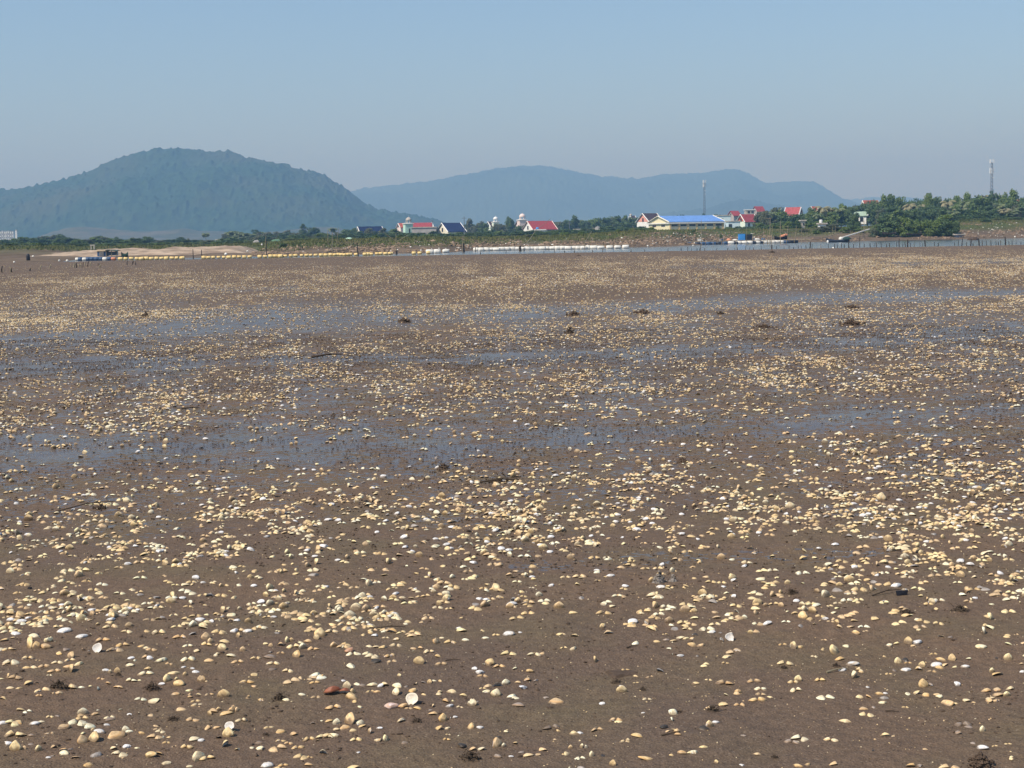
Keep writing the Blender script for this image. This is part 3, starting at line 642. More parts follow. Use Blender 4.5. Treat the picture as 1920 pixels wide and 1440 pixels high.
gable_house('church_hall', 'large white hall with broad bright red tiled roof in front of the pink domed church', 'hall', 1000, 540, 32, 44, 19, 430, 415, 'white', 'redroof', vb=441, group=H, windows=((.75, .5, 3, 1.3),), trim='palepink')
def annex(root):
    pass
gable_house('village_house', 'pink gabled house with dark brown roof left of the yellow warehouse', 'house', 1218, 540, 36, 26, 21, 415.5, 400.5, 'white', 'brownroof', vb=430, group=H, windows=((.5, .5, 1.2, 1.2),), gable='salmon')
gable_house('village_house', 'small house with bright red roof and white gable trim right of the pale blue block', 'house', 1397, 520, 34, 26, 12, 415, 402.5, 'palegreen', 'redroof', vb=432, group=H, windows=((.3, .6, 1, 1.2), (.7, .6, 1, 1.2)), gable='brickroof')
gable_house('village_house', 'house with red roof rising behind the pale blue block', 'house', 1376, 600, 30, 14, 9, 404, 396, 'grey', 'redroof', vb=425, group=H, trim=None, windows=((.5, .7, 1, 1),))
gable_house('village_house', 'topmost grey house with small red roof and white balcony', 'house', 1420, 640, 28, 15, 7, 396, 387.5, 'grey', 'redroof', vb=425, group=H, trim=None, windows=((.5, .8, 1, 1),))
gable_house('village_house', 'house with red roof above the dark trees and white right gable', 'house', 1496, 500, -34, 22, 11, 402, 389, 'white', 'redroof', vb=425, side='right', group=H, windows=((.5, .8, 1, 1),))
gable_house('village_house', 'small orange roofed house with white trim left of the pale palms', 'house', 1526, 480, 34, 9, 6, 397, 388, 'white', 'brickroof', vb=420, group=H, windows=((.5, .7, .8, 1),))
gable_house('village_house', 'house with rusty red roof showing above the tall dark trees', 'house', 1621, 520, 20, 28, 3, 384, 376.5, 'white', 'brickroof', vb=405, group=H, windows=((.3, .8, 1, 1),))
gable_house('villa', 'cream villa with red hipped gable among palms at the right edge', 'house', 1908, 450, -30, 18, 9, 386, 374.5, 'cream', 'brickroof', vb=405, side='right', group=H, windows=((.3, .7, 1, 1.4), (.7, .7, 1, 1.4)))
gable_house('village_house', 'white house with pale green sheet roof behind the bank bushes', 'house', 1624, 420, -32, 36, 12, 404, 397.5, 'white', 'greenroof', vb=420, side='right', group=H, windows=((.2, .55, 1, 1.2), (.8, .55, 1, 1.2)))
gable_house('chapel_nave', 'long grey hall with red tiled roof behind the mint green bell tower', 'hall', 772, 600, 12, 38, 5, 426.5, 418.5, 'grey', 'redroof', vb=444, group=H)
gable_house('village_house', 'small white gabled house behind the right end of the grey hall', 'house', 806, 660, 38, 6, 6, 425, 418, 'white', 'brownroof', vb=440, group=H)
gable_house('village_house', 'small pink house with red roof left of the mint green bell tower', 'house', 752, 640, 30, 8, 8, 426, 419, 'palepink', 'brickroof', vb=440, group=H)
gable_house('village_house', 'pale green house with brown roof beside the white dome', 'house', 921, 600, 34, 10, 9, 424, 416, 'palegreen', 'brownroof', vb=440, group=H)
gable_house('village_house', 'pink gabled house with dark roof below the pink dome', 'house', 980, 600, 34, 8, 13, 422, 412.5, 'palepink', 'brownroof', vb=440, group=H, trim='palepink')
gable_house('village_house', 'small pink chapel peeking over the trees left of the pink gabled house', 'house', 1186, 760, 30, 7, 5, 410, 405, 'palepink', 'brownroof', vb=425, group=H)

def flat_block(name, label, cat, u0, u1, vt, vb, D, depth, wall, wins=(), roof='concrete', yaw=0, group=H, rail=False):
    x0, x1 = xat(u0, D), xat(u1, D); cx = (x0 + x1) / 2; um = (u0 + u1) / 2; zt, zb = Z(um, vt, D), Z(um, vb, D) - .5
    root = empty(name, (cx, D, zb), label, cat, group); th = math.radians(yaw)
    MB().box((cx, D + depth / 2, zb), (x1 - x0, depth, zt - zb), th, True).build('wall', M[wall], root)
    MB().box((cx, D + depth / 2, zt + .003), (x1 - x0 + .5, depth + .5, .28), th, True).build('roof', M[roof], root)
    for (fu, fv, w, h) in wins:
        MB().box((x0 + (x1 - x0) * fu, D - .05, zb + (zt - zb) * fv), (w, .12, h), th).build('window', M['glass'], root)
    return root
flat_block('concrete_shed', 'long bare grey rendered wall building under the red roofed hall', 'building', 772, 818, 427, 444, 520, 8, 'grey', ((.5, .3, 1, 1),))
flat_block('apartment_block', 'pale blue white flat roofed block at the right end of the warehouse', 'building', 1347, 1370, 404.5, 428, 540, 7, 'cyan', ((.7, .2, 1.2, 1.6), (.3, .7, 1, 1)))
flat_block('annex', 'low white blue annex in front of the pale blue block', 'building', 1366, 1388, 415.5, 428, 500, 6, 'cyan', ((.15, .45, 1.1, 1.4),))
flat_block('balcony_block', 'small white balcony block left of the topmost red roof', 'building', 1399, 1416, 394, 425, 620, 5, 'concrete', ((.3, .9, 1, 1), (.7, .9, 1, 1)), 'white')
flat_block('utility_block', 'small white building with a water tank among the trees above the raft', 'building', 1503, 1510, 414.5, 425, 340, 2, 'concrete', ((.5, .6, .3, .5),))
tk = flat_block('tank_house', 'low white tank house with round tank standing beside the bank bushes', 'building', 1537, 1549, 420.5, 430, 300, 2, 'white')
MB().lathe((xat(1541, 300), 301, Z(1541, 420, 300) + .25), [(.0, 0), (.32, 0), (.34, .5), (.2, .62), (0, .64)], 10).build('water_tank', M['white'], tk)
r = flat_block('low_shed', 'long low white shed with red base and grey pyramid roof at its right end', 'shed', 1077, 1120, 430.5, 438, 480, 5, 'white')
MB().lathe((xat(1121, 478), 478, Z(1121, 431.5, 478)), [(1.5, -.1), (1.5, 0), (.5, 1.1), (.05, 1.25)], 8).build('pyramid_roof', M['thatch'], r)
MB().box((xat(1098, 479), 479.6, Z(1098, 436.5, 480)), (7.2, .3, .5)).build('red_base', M['brickroof'], r)
flat_block('white_shed', 'tiny white shed roof among the trees at far left', 'shed', 127, 136, 454, 458, 520, 4, 'white')
flat_block('white_shed', 'long white shed roof behind the shrubs left of the lone palm', 'shed', 282, 308, 457.5, 460, 520, 4, 'white')
flat_block('white_shed', 'small white shed behind the palm cluster', 'shed', 405, 422, 450, 454, 480, 4, 'white')

# yellow warehouse
def ware(root, P, zb, ze, zr, Lm, Wm):
    n = 7
    for k in range(n):
        MB().box(P(Lm * k / (n - 1) * .98 + .15, -.16, zb), (.5, .3, ze - zb - .5), math.radians(13), True).build('pier', M['ochre'], root)
    for k in range(n - 1):
        a = Lm * (k + .5) / (n - 1) * .98 + .15
        MB().box(P(a, -.04, ze - 1.05), (Lm / n * .78, .10, .62), math.radians(13)).build('window', M['glass'], root)
    for k in (.3, .72): MB().box(P(-.04, Wm * k, ze - 1.05), (.1, 3.6, .55), math.radians(13)).build('window', M['glass'], root)
    MB().box(P(Lm / 2, -.5, ze - .32), (Lm + .9, .35, .34), math.radians(13)).build('gutter', M['white'], root)
    MB().box(P(-.35, Wm / 2, ze - .32), (.35, Wm + .6, .30), math.radians(13)).build('cornice', M['white'], root)
gable_house('warehouse', 'long pale yellow warehouse with bright blue sheet roof and ochre piers', 'warehouse', 1256, 470, 13, 104, 28, 416.5, 405, 'yellow', 'brightblue', vb=433, gwin=False, group=H, trim='cream', extra=ware)

# church bits
def lantern(root, u, vt, vb, D, rad, m, posts=6):
    x = xat(u, D); zt, zb = Z(u, vt, D), Z(u, vb, D); h = zt - zb
    MB().lathe((x, D, zb), [(rad * 1.25, 0), (rad * 1.25, .18), (rad * 1.05, .2)], 12).build('cornice', M['white'], root)
    for k in range(posts):
        a = 2 * math.pi * k / posts; MB().tube((x + rad * .85 * math.cos(a), D + rad * .85 * math.sin(a), zb + .2), (x + rad * .85 * math.cos(a), D + rad * .85 * math.sin(a), zb + h * .5), rad * .13, None, 5).build('column', M[m], root)
    dome = [(rad, h * .5), (rad * 1.02, h * .55)] + [(rad * math.cos(t), h * .55 + rad * math.sin(t) * .95) for t in (.3, .6, .9, 1.2, 1.45)]
    MB().lathe((x, D, zb), dome, 14).build('dome', M[m], root, True)
    MB().tube((x, D, zb + h * .55 + rad * .9), (x, D, zb + h * .55 + rad * .9 + .7), .06, .02, 5).build('finial', M[m], root)
def tower_building(name, label, u0, u1, vt, vb, D, wall, rad, ldome, vdome, um=None, wins=2):
    um = um or (u0 + u1) / 2; x0, x1 = xat(u0, D), xat(u1, D); w = x1 - x0; zb, zt = Z(um, vb, D), Z(um, vt, D)
    root = empty(name, ((x0 + x1) / 2, D, zb), label, 'church', H)
    MB().box(((x0 + x1) / 2, D, zb), (w, w, zt - zb), .35, True).build('wall', M[wall], root)
    for k in range(wins):
        MB().box(((x0 + x1) / 2 + (k - .5) * w * .45, D - w * .56, zb + (zt - zb) * .45), (w * .18, .12, (zt - zb) * .4), .35).build('window', M['glass'], root)
    MB().box(((x0 + x1) / 2, D, zt + .003), (w * 1.18, w * 1.18, .25), .35, True).build('parapet', M['white'], root)
    lantern(root, um, vdome, vt - 1, D - .01, rad, ldome); return root
tower_building('bell_tower', 'mint green church bell tower with white open lantern on top', 758, 773, 420, 444, 575, 'mint', 1.15, 'concrete', 407.5, 767)
tower_building('dome_tower', 'white tower with round pale dome among trees left of the tall dark tree', 924, 935, 417, 440, 600, 'palegreen', 1.0, 'white', 406.5, 930)
tower_building('pink_church_tower', 'pink church tower with round pink dome behind the big red roof', 972, 986, 413, 440, 590, 'palepink', 1.25, 'palepink', 401.5, 980)
tower_building('chapel_spire', 'tiny pink chapel spire above the trees left of the pink gabled house', 1180, 1187, 407, 425, 780, 'palepink', .7, 'concrete', 401, 1183, 1)
r = flat_block('porch', 'white flat porch with a blue tank in front of the big red roof', 'porch', 1003, 1023, 431.5, 441, 500, 3, 'white', ((.5, .4, 1.2, .9),), 'white')
MB().lathe((xat(1008, 500), 501, Z(1008, 431, 500) + .2), [(0, 0), (.5, 0), (.55, .5), (.3, .7), (0, .72)], 10).build('water_tank', M['cyanblue'], r)

# tents and sheds left
for (u, v, w, D, m_, lab) in ((517, 449, 26, 330, 'greenroof', 'pale green ridge tent below the casuarina tree'), (480, 450.5, 16, 330, 'thatch', 'grey lean to roof left of the green tent'), (654, 452, 16, 240, 'mint', 'upturned turquoise skiff lying on the grass bank')):
    x = xat(u, D); k = D / F; zb = float(land(x, D)) - .1; zt = Z(u, v, D); ww = w * k / 2
    if m_ == 'mint':
        r = empty('upturned_skiff', (x, D, zb), lab, 'boat'); prof = [(0, -ww), (.16, -ww * .8), (.3, -ww * .3), (.32, ww * .3), (.2, ww * .8), (0, ww)]
        MB().lathe((x, D, zb + .25), prof, 10, 'x').build('hull', M['mint'], r, True); continue
    r = empty('ridge_tent' if m_ == 'greenroof' else 'lean_to', (x, D, zb), lab, 'tent' if m_ == 'greenroof' else 'shed')
    q = [(x - ww, D - 1, zb), (x - ww * .35, D, zt), (x - ww, D + 2, zb), (x + ww, D - 1, zb), (x + ww * .45, D, zt + .1), (x + ww, D + 2, zb)]
    MB().add(q, [(0, 3, 4, 1), (1, 4, 5, 2), (0, 1, 2)]).build('canopy', M['tent' if m_ == 'greenroof' else m_], r)
    MB().add([(x + ww - .02, D - 1, zb), (x + ww - .02, D + 2, zb), (x + ww * .45, D, zt)], [(0, 1, 2)]).build('doorway', M['glass'], r)

# far towers at left: pale stacks and chimney
for k, (u, vt) in enumerate(((1, 434.5), (5, 433), (9, 434), (12, 433.5), (16, 433), (20, 434), (24, 433.5))):
    o = flat_block('tower_block', 'slim pale tower block, %s from the left in the far cluster' % ['first', 'second', 'third', 'fourth', 'fifth', 'sixth', 'seventh'][k], 'tower', u - 1.3, u + 1.2, vt, 462, 1500, 8, 'white', ((.5, .8, .5, 2), (.5, .6, .5, 2)), group='far cluster of pale towers')
r = empty('factory_chimney', (xat(31.5, 1500), 1500, 1), 'tall slim white chimney right of the far pale towers', 'chimney')
MB().lathe((xat(31.5, 1500), 1500, 1), [(1.5, 0), (.9, Z(31.5, 431, 1500) - 1)], 12).build('shaft', M['white'], r)
MB().lathe((xat(31.5, 1500), 1500, Z(31.5, 431, 1500) - .6), [(1.1, 0), (1.1, .8)], 12).build('rim', M['concrete'], r)

# telecom masts
def mast(u, vt, vb, D, label, top):
    x = xat(u, D); zb = float(land(x, D)); zt = Z(u, vt, D); h = zt - zb; r = empty('telecom_mast', (x, D, zb), label, 'mast', 'telecom masts'); w = 1.15; b_ = MB()
    legs = [(x + w * math.cos(a), D + w * math.sin(a)) for a in (0.3, 2.4, 4.5)]
    for a, c in legs: b_.tube((a, c, zb), (x + (a - x) * .45, D + (c - D) * .45, zt - 2), .16, .10, 5)
    n = int(h / 2.2)
    for k in range(n):
        f0, f1 = k / n, (k + 1) / n
        for i in range(3):
            p, q = legs[i], legs[(i + 1) % 3]; s0, s1 = 1 - .55 * f0, 1 - .55 * f1
            b_.tube((x + (p[0] - x) * s0, D + (p[1] - D) * s0, zb + (h - 2) * f0), (x + (q[0] - x) * s1, D + (q[1] - D) * s1, zb + (h - 2) * f1), .07, None, 4)
    b_.build('lattice', M['steel'], r)
    for (dz, ln) in top:
        for a in (.2, 2.3, 4.4):
            MB().box((x + 1.15 * math.cos(a), D + 1.15 * math.sin(a), zt - dz), (.45, .25, ln), a).build('antenna', M['antenna'], r)
    for dz in (8.5, 11): MB().lathe((x + .7, D - .8, zt - dz), [(.5, -.15), (.6, 0), (.3, .15)], 10).build('dish', M['antenna'], r)
    MB().tube((x, D, zt - 2), (x, D, zt), .09, .03, 5).build('lightning_rod', M['steel'], r)
mast(1321, 337, 402, 1150, 'slim telecom mast with white antennas above the blue roofed warehouse', ((1.8, 3.2), (4.2, 3.0)))
mast(1858, 297, 358, 860, 'tall dark telecom mast rising behind the trees at far right', ((1.6, 2.2), (7.0, 3.2)))
for (u, vt, vb, D, lab) in ((811, 412, 432, 560, 'thin utility pole with crossarm behind the grey hall'), (871, 406, 446, 470, 'dark utility pole right of the navy roofed cream house'), (1068, 415, 438, 460, 'pale concrete utility pole left of the low white shed'), (560, 446, 462, 470, 'thin pole below the casuarina tree'), (404, 452, 470, 300, 'short pole right of the lone palm')):
    x = xat(u, D); zb = float(land(x, D)) - .2; zt = Z(u, vt, D); r = empty('utility_pole', (x, D, zb), lab, 'pole', 'utility poles in the village')
    MB().tube((x, D, zb), (x, D, zt), .13, .09, 7).build('pole', M['steel'], r)
    MB().box((x, D, zt - .5), (1.5, .12, .12)).build('crossarm', M['steel'], r)

# ------------------------------------------------------------------ floats, rafts, boats, poles and stakes along the channel
def wpos(u, v): 
    p = on_plane(u, v, WZ); return p
ORD = ['first', 'second', 'third', 'fourth', 'fifth', 'sixth', 'seventh', 'eighth', 'ninth', 'tenth', 'eleventh', 'twelfth', 'thirteenth', 'fourteenth', 'fifteenth', 'sixteenth', 'seventeenth', 'eighteenth', 'nineteenth', 'twentieth']
def nth(k):
    if k < 20: return ORD[k]
    n = k + 1; return '%d%s' % (n, 'th' if 10 < n % 100 < 14 else {1: 'st', 2: 'nd', 3: 'rd'}.get(n % 10, 'th'))
def drum_mesh(r, l, m, name='float'):
    b_ = MB(); b_.lathe((0, 0, 0), [(r * .3, -l / 2), (r * .85, -l / 2 * .97), (r, -l / 2 * .82), (r * .93, -l / 6), (r, -l / 8), (r, l / 8), (r * .93, l / 6), (r, l / 2 * .82), (r * .85, l / 2 * .97), (r * .3, l / 2)], 12, 'x')
    me = bpy.data.meshes.new(name); me.from_pydata(b_.v, [], b_.f); me.materials.append(m); me.polygons.foreach_set('use_smooth', [True] * len(me.polygons)); return me
def foam_mesh(seed, l=.8, w=.6, h=.55):
    q = random.Random(seed); b_ = MB(); pr = []
    n = 10; secs = [(-.5, .75), (-.46, .95), (-.2, 1), (.15, .97), (.46, .95), (.5, .72)]; vs = []
    for f, s in secs:
        for k in range(n):
            a = 2 * math.pi * k / n; c, s_ = math.cos(a), math.sin(a)
            sq = (abs(c) ** 4 + abs(s_) ** 4) ** -.25 * s * q.uniform(.9, 1.05)
            vs.append((f * l, c * sq * w / 2, s_ * sq * h / 2))
    b_.add(vs, [(j * n + k, j * n + (k + 1) % n, (j + 1) * n + (k + 1) % n, (j + 1) * n + k) for j in range(len(secs) - 1) for k in range(n)] + [tuple(range(n))[::-1], tuple(range((len(secs) - 1) * n, len(secs) * n))])
    me = bpy.data.meshes.new('float'); me.from_pydata(b_.v, [], b_.f); me.materials.append(M['wfloat']); me.polygons.foreach_set('use_smooth', [True] * len(me.polygons)); return me
def put(name, me, loc, rz, label, cat, group=None, s=1.0, rx=0.0, ry=0.0):
    o = bpy.data.objects.new(name, me); COL.objects.link(o); o.location = [float(c) for c in loc]; o.rotation_euler = (rx, ry, rz); o.scale = (s, s, s) if not hasattr(s, '__len__') else s
    return tag(o, label, cat, group)
YM = [drum_mesh(.19, .55, M['yfloat']), drum_mesh(.21, .50, M['yfloat'])]
yus = []
u = 226.0
while u < 560:
    if not (352 < u < 364 or 477 < u < 482 or 372 < u < 377): yus.append(u)
    u += 9.2 + rnd.uniform(-.6, 1.4)
yus += [566, 575, 583, 592, 602, 611, 620, 628, 634, 640, 646, 652, 657, 668, 684, 690, 697, 707, 714, 723, 731, 734, 776, 787, 803]
for k, u in enumerate(yus):
    vv = np.interp(u, [220, 300, 355, 480, 560, 660, 740, 810], [488.0, 487.2, 486.4, 484.2, 481.8, 479.8, 477.6, 476.6]) + rnd.uniform(-.3, .3)
    p = wpos(u, vv)
    put('mussel_float', YM[k % 2], (p[0], p[1], WZ + .16), rnd.uniform(-.25, .25), 'yellow drum float along the mud edge, %s of %d from the left' % (nth(k), len(yus)), 'float', 'yellow floats in a line along the mud edge', rnd.uniform(.68, 1.0), ry=rnd.uniform(-.1, .1))
FM = [foam_mesh(s) for s in range(4)]
wus = [806, 820, 836] + list(np.arange(893, 1120, 9.6)) + [1126.5, 1143, 1158, 1173]
for k, u in enumerate(wus):
    vv = np.interp(u, [800, 893, 1000, 1100, 1175], [476, 471.2, 468.6, 467.4, 466.3]) + rnd.uniform(-.2, .2)
    p = wpos(u, vv)
    put('foam_float', FM[k % 4], (p[0], p[1], WZ + .20), rnd.uniform(-.2, .2), 'white foam float in the long row in mid channel, %s of %d from the left' % (nth(k), len(wus)), 'float', 'white foam floats in the middle row', (rnd.uniform(.9, 1.15), 1, rnd.uniform(.85, 1.1)))
a, c = wpos(895, 470.8), wpos(1178, 466); 
for i in range(3):
    f0, f1 = i / 3, (i + 1) / 3; q0 = a + (c - a) * f0; q1 = a + (c - a) * f1
    tag(MB().tube((q0[0], q0[1], WZ + .50), (q1[0] + .3, q1[1], WZ + .53), .045, .035, 6).build('bamboo_pole', M['bamboo']), '%s length of bamboo lashed along the white foam floats' % ('left', 'middle', 'right')[i], 'pole', 'bamboo rails on the white floats')

# right hand raft
DM = [drum_mesh(.29, .85, M['bfloat'], 'drum'), drum_mesh(.29, .85, M['dfloat'], 'drum')]
for k, (u, i) in enumerate([(1281, 0), (1291, 0), (1307, 1), (1317, 0), (1328, 0), (1337, 0), (1347, 1), (1359, 0), (1378, 1), (1412, 1), (1425, 1), (1472, 0), (1482, 1), (1491, 1)]):
    p = wpos(u, np.interp(u, [1280, 1500], [459.6, 455.2]))
    put('drum_float', DM[i], (p[0], p[1] - .35, WZ + .16), rnd.uniform(-.15, .15), '%s plastic drum float under the raft, %s drum from the left' % (('dull blue', 'dark')[i], nth(k)), 'drum', 'plastic drums floating under the raft')
rus = [1370, 1384, 1395.5, 1405, 1419, 1432, 1439.5, 1447, 1455, 1463]
for k, u in enumerate(rus):
    p = wpos(u, np.interp(u, [1280, 1500], [459.6, 455.2]))
    put('foam_float', FM[k % 4], (p[0], p[1] - .35, WZ + .2), rnd.uniform(-.15, .15), 'white foam float under the raft beside the blue tank, %s of %d from the left' % (nth(k), len(rus)), 'float', 'white foam floats under the raft', (1.2, 1.1, 1.05))
root = empty('fishing_raft', (*wpos(1400, 457)[:2], WZ), 'long bamboo and plank raft deck resting on drums and white foam floats', 'raft')
dk = MB()
for (ua, ub) in ((1276, 1340), (1338, 1400), (1398, 1470), (1466, 1514)):
    A, B_ = wpos(ua, np.interp(ua, [1280, 1500], [459.6, 455.2])), wpos(ub, np.interp(ub, [1280, 1500], [459.6, 455.2]))
    for dy in (.1, .5, 1.1, 1.7): dk.tube((A[0], A[1] + dy, .36), (B_[0] + .6, B_[1] + dy, .36 + .01 * dy), .055, .045, 6)
dk.build('deck_poles', M['bamboo'], root)
pl = MB()
for k in range(34):
    u = 1368 + k * 3.0; A = wpos(u, np.interp(u, [1280, 1500], [459.6, 455.2])); pl.box((A[0], A[1] + 1.05, .44), (.17, 1.9, .03), rnd.uniform(-.06, .06))
pl.build('planks', M['concrete'], root)
def onraft(u, dy=.9, z=.46): A = wpos(u, np.interp(u, [1280, 1500], [459.6, 455.2])); return (A[0], A[1] + dy, z)
# blue tank, black crate stack, odds and ends
x, y, z = onraft(1392.5, 1.1); r = empty('blue_tank', (x, y, z), 'bright blue square plastic tank on the raft', 'tank')
b_ = MB(); b_.box((x, y, z), (.98, .9, 1.02), .05, True); b_.build('body', M['cyanblue'], r)
b_ = MB()
for q in (.12, .4, .68, .94): b_.box((x, y, z + q), (1.03, .95, .06), .05)
b_.build('ribs', M['cyanblue'], r)
x, y, z = onraft(1405.5, 1.1); r = empty('net_bale', (x, y, z), 'black ribbed netting bale beside the blue tank on the raft', 'bale')
MB().box((x, y, z), (1.05, .95, .95), -.04, True).build('body', M['black'], r)
b_ = MB()
for q in (.1, .3, .5, .7, .9): b_.box((x, y, z + q), (1.13, 1.02, .09), -.04)
b_.build('rolls', M['dfloat'], r)
for (u, w, h, m_, nm, lab, cat) in ((1313.5, .62, .34, 'wfloat', 'foam_box', 'white foam box on the left part of the raft', 'box'), (1368, .8, .36, 'orange', 'tarp_heap', 'faded orange heap on the raft left of the blue tank', 'heap'), (1380, .9, .2, 'wfloat', 'net_heap', 'pale sheet heap next to the blue tank', 'heap'), (1354, .5, .25, 'bfloat', 'blue_crate', 'small dull blue crate on the middle of the raft', 'crate'), (1420, 1.2, .28, 'wfloat', 'pale_tarp', 'long pale tarpaulin bundle right of the black bale', 'bundle'), (1433, .7, .3, 'bfloat', 'blue_bundle', 'dark blue bundle on the right part of the raft', 'bundle'), (1352, .35, .22, 'concrete', 'pale_bucket', 'small pale bucket on the bank side of the raft', 'bucket')):
    x, y, z = onraft(u, .95)
    q = random.Random(int(u)); b_ = MB(); vs = []
    if 'box' in nm or 'crate' in nm or 'bucket' in nm:
        b_.box((x, y, z), (w, w * .6, h), .1, True).box((x, y, z + h), (w * 1.06, w * .66, .04), .1, True)
    else: b_.lathe((x, y, z), [(w * .5, 0), (w * .52, h * .3), (w * .38 * q.uniform(.8, 1.2), h * .75), (w * .12, h)], 9)
    tag(b_.build(nm, M[m_]), lab, cat)
def pole(u, v0, v1, D, lab, r0=.04, lean=0.0, m_='bamboo', name='bamboo_pole', cat='pole', group='bamboo poles standing along the channel', zb=None):
    """upright pole: top at row v0; the foot goes into water or land"""
    x = xat(u, D); zt = Z(u, v0, D); z0 = (min(float(land(x, D)), WZ - .1) if D < 212 else float(land(x, D)) - .2) if zb is None else zb
    b_ = MB(); h = zt - z0; q = random.Random(int(u * 7)); k = 4
    b_.path([(x + lean * f + q.uniform(-.02, .02), D + q.uniform(-.02, .02), z0 + h * f) for f in (0, .3, .6, 1)], r0 * 1.15, r0 * .7, 6)
    for f in (.25, .5, .75): b_.lathe((x + lean * f, D, z0 + h * f - .02), [(r0 * 1.0, 0), (r0 * 1.25, .02), (r0, .04)], 6)
    return tag(b_.build(name, M[m_]), lab, cat, group)
for (u, v0, D, lean, r_, m_, lab) in [
    (361, 467, 158, 0, .05, 'darkwood', 'dark post in the yellow float line, left of a second one'), (377, 468, 158, 0, .05, 'darkwood', 'dark post in the yellow float line, right of a first one'),
    (493, 443, 164, .35, .04, 'bamboo', 'tall pale bamboo pole left of the leaning pole pair'), (499, 449, 162, 0, .05, 'darkwood', 'dark pole beside the leaning pole'), (615, 432, 165, 0, .035, 'bamboo', 'tall thin bamboo pole left of a forked one'), (622, 436, 168, .1, .04, 'bamboo', 'forked bamboo pole before the small palm'),
    (626, 426, 169, .6, .025, 'bamboo', 'thin bamboo slanting up right of the forked pole'), (672, 455, 158, -.2, .07, 'darkwood', 'thick dark leaning post in the yellow float row'), (742, 438, 172, .05, .05, 'bamboo', 'bamboo pole carrying two slanting net arms'), (867, 442, 190, 0, .05, 'bamboo', 'bamboo pole left of its twin under the cream house'),
    (870, 441, 190, 0, .045, 'bamboo', 'bamboo pole right of its twin under the cream house'), (869, 456, 189, 0, .14, 'darkwood', 'thick dark wet post under the twin bamboo poles'), (743, 470, 170, 0, .12, 'darkwood', 'short dark stump at the foot of the net arm pole'), (891, 462, 192, 0, .05, 'darkwood', 'thin dark post at left end of the white floats'),
    (973, 446, 186, .05, .05, 'bamboo', 'bamboo pole amid the white floats with weed at its foot'), (975, 461, 185, 0, .16, 'darkwood', 'thick dark weedy post amid the white floats'), (982, 465, 184, 0, .06, 'darkwood', 'dark post just right of the weedy post'), (1096, 455, 192, 0, .05, 'bamboo', 'pole amid the white floats under the slanting bamboo'),
    (1315, 412, 236, .0, .045, 'bamboo', 'tall bamboo mast on the raft in front of the warehouse'), (1337, 433, 238, 0, .04, 'bamboo', 'bamboo post on the raft right of the tall mast'), (1357, 437, 238, 0, .04, 'bamboo', 'bamboo post left of the blue tank'), (1400, 426, 240, 0, .03, 'bamboo', 'thin bamboo behind the black bale'),
    (1432, 427, 240, 0, .06, 'bamboo', 'bamboo post right of the black bale'), (1440, 430, 240, -.1, .06, 'bamboo', 'thick bamboo post left of the tall grey posts'), (1443.5, 408, 238, .05, .07, 'bamboo', 'tallest grey post standing on the raft'), (1446, 423, 238, .2, .06, 'bamboo', 'brown post leaning against the tallest grey post'),
    (1463, 415, 240, .02, .06, 'bamboo', 'grey green post right of the tallest grey post'), (1474, 424, 242, .3, .05, 'bamboo', 'bamboo post with ragged top near the raft end'), (1488, 424, 246, .5, .05, 'bamboo', 'slightly leaning pale post before the bushes'), (1503, 432, 250, 0, .05, 'bamboo', 'pale post under the long horizontal pole'),
    (1513.5, 435, 252, 0, .05, 'bamboo', 'right post under the long horizontal pole'), (1566, 423, 252, .05, .04, 'bamboo', 'bamboo pole standing behind the dark boat'), (1561, 425, 254, .05, .035, 'bamboo', 'thinner bamboo left of the pole behind the boat'), (1615, 426, 256, 0, .035, 'bamboo', 'thin bamboo crossing the long pale gangway'),
    (1620, 414, 256, 0, .06, 'bamboo', 'tall bamboo pole crossing the long pale gangway'), (1380.5, 449, 190, 0, .03, 'bamboo', 'short thin stick in front of the raft')]:
    pole(u, v0, 0, D, lab, r_, lean, m_)
def strut(u0, v0, D0, u1, v1, D1, r_, lab, m_='bamboo', name='bamboo_pole', cat='pole', group='slanting bamboo poles'):
    p, q = at(u0, v0, D0), at(u1, v1, D1); mid = (p + q) / 2; mid[2] -= .01 * np.linalg.norm(q - p)
    return tag(MB().path([p, mid, q], r_, r_ * .8, 6).build(name, M[m_]), lab, cat, group)
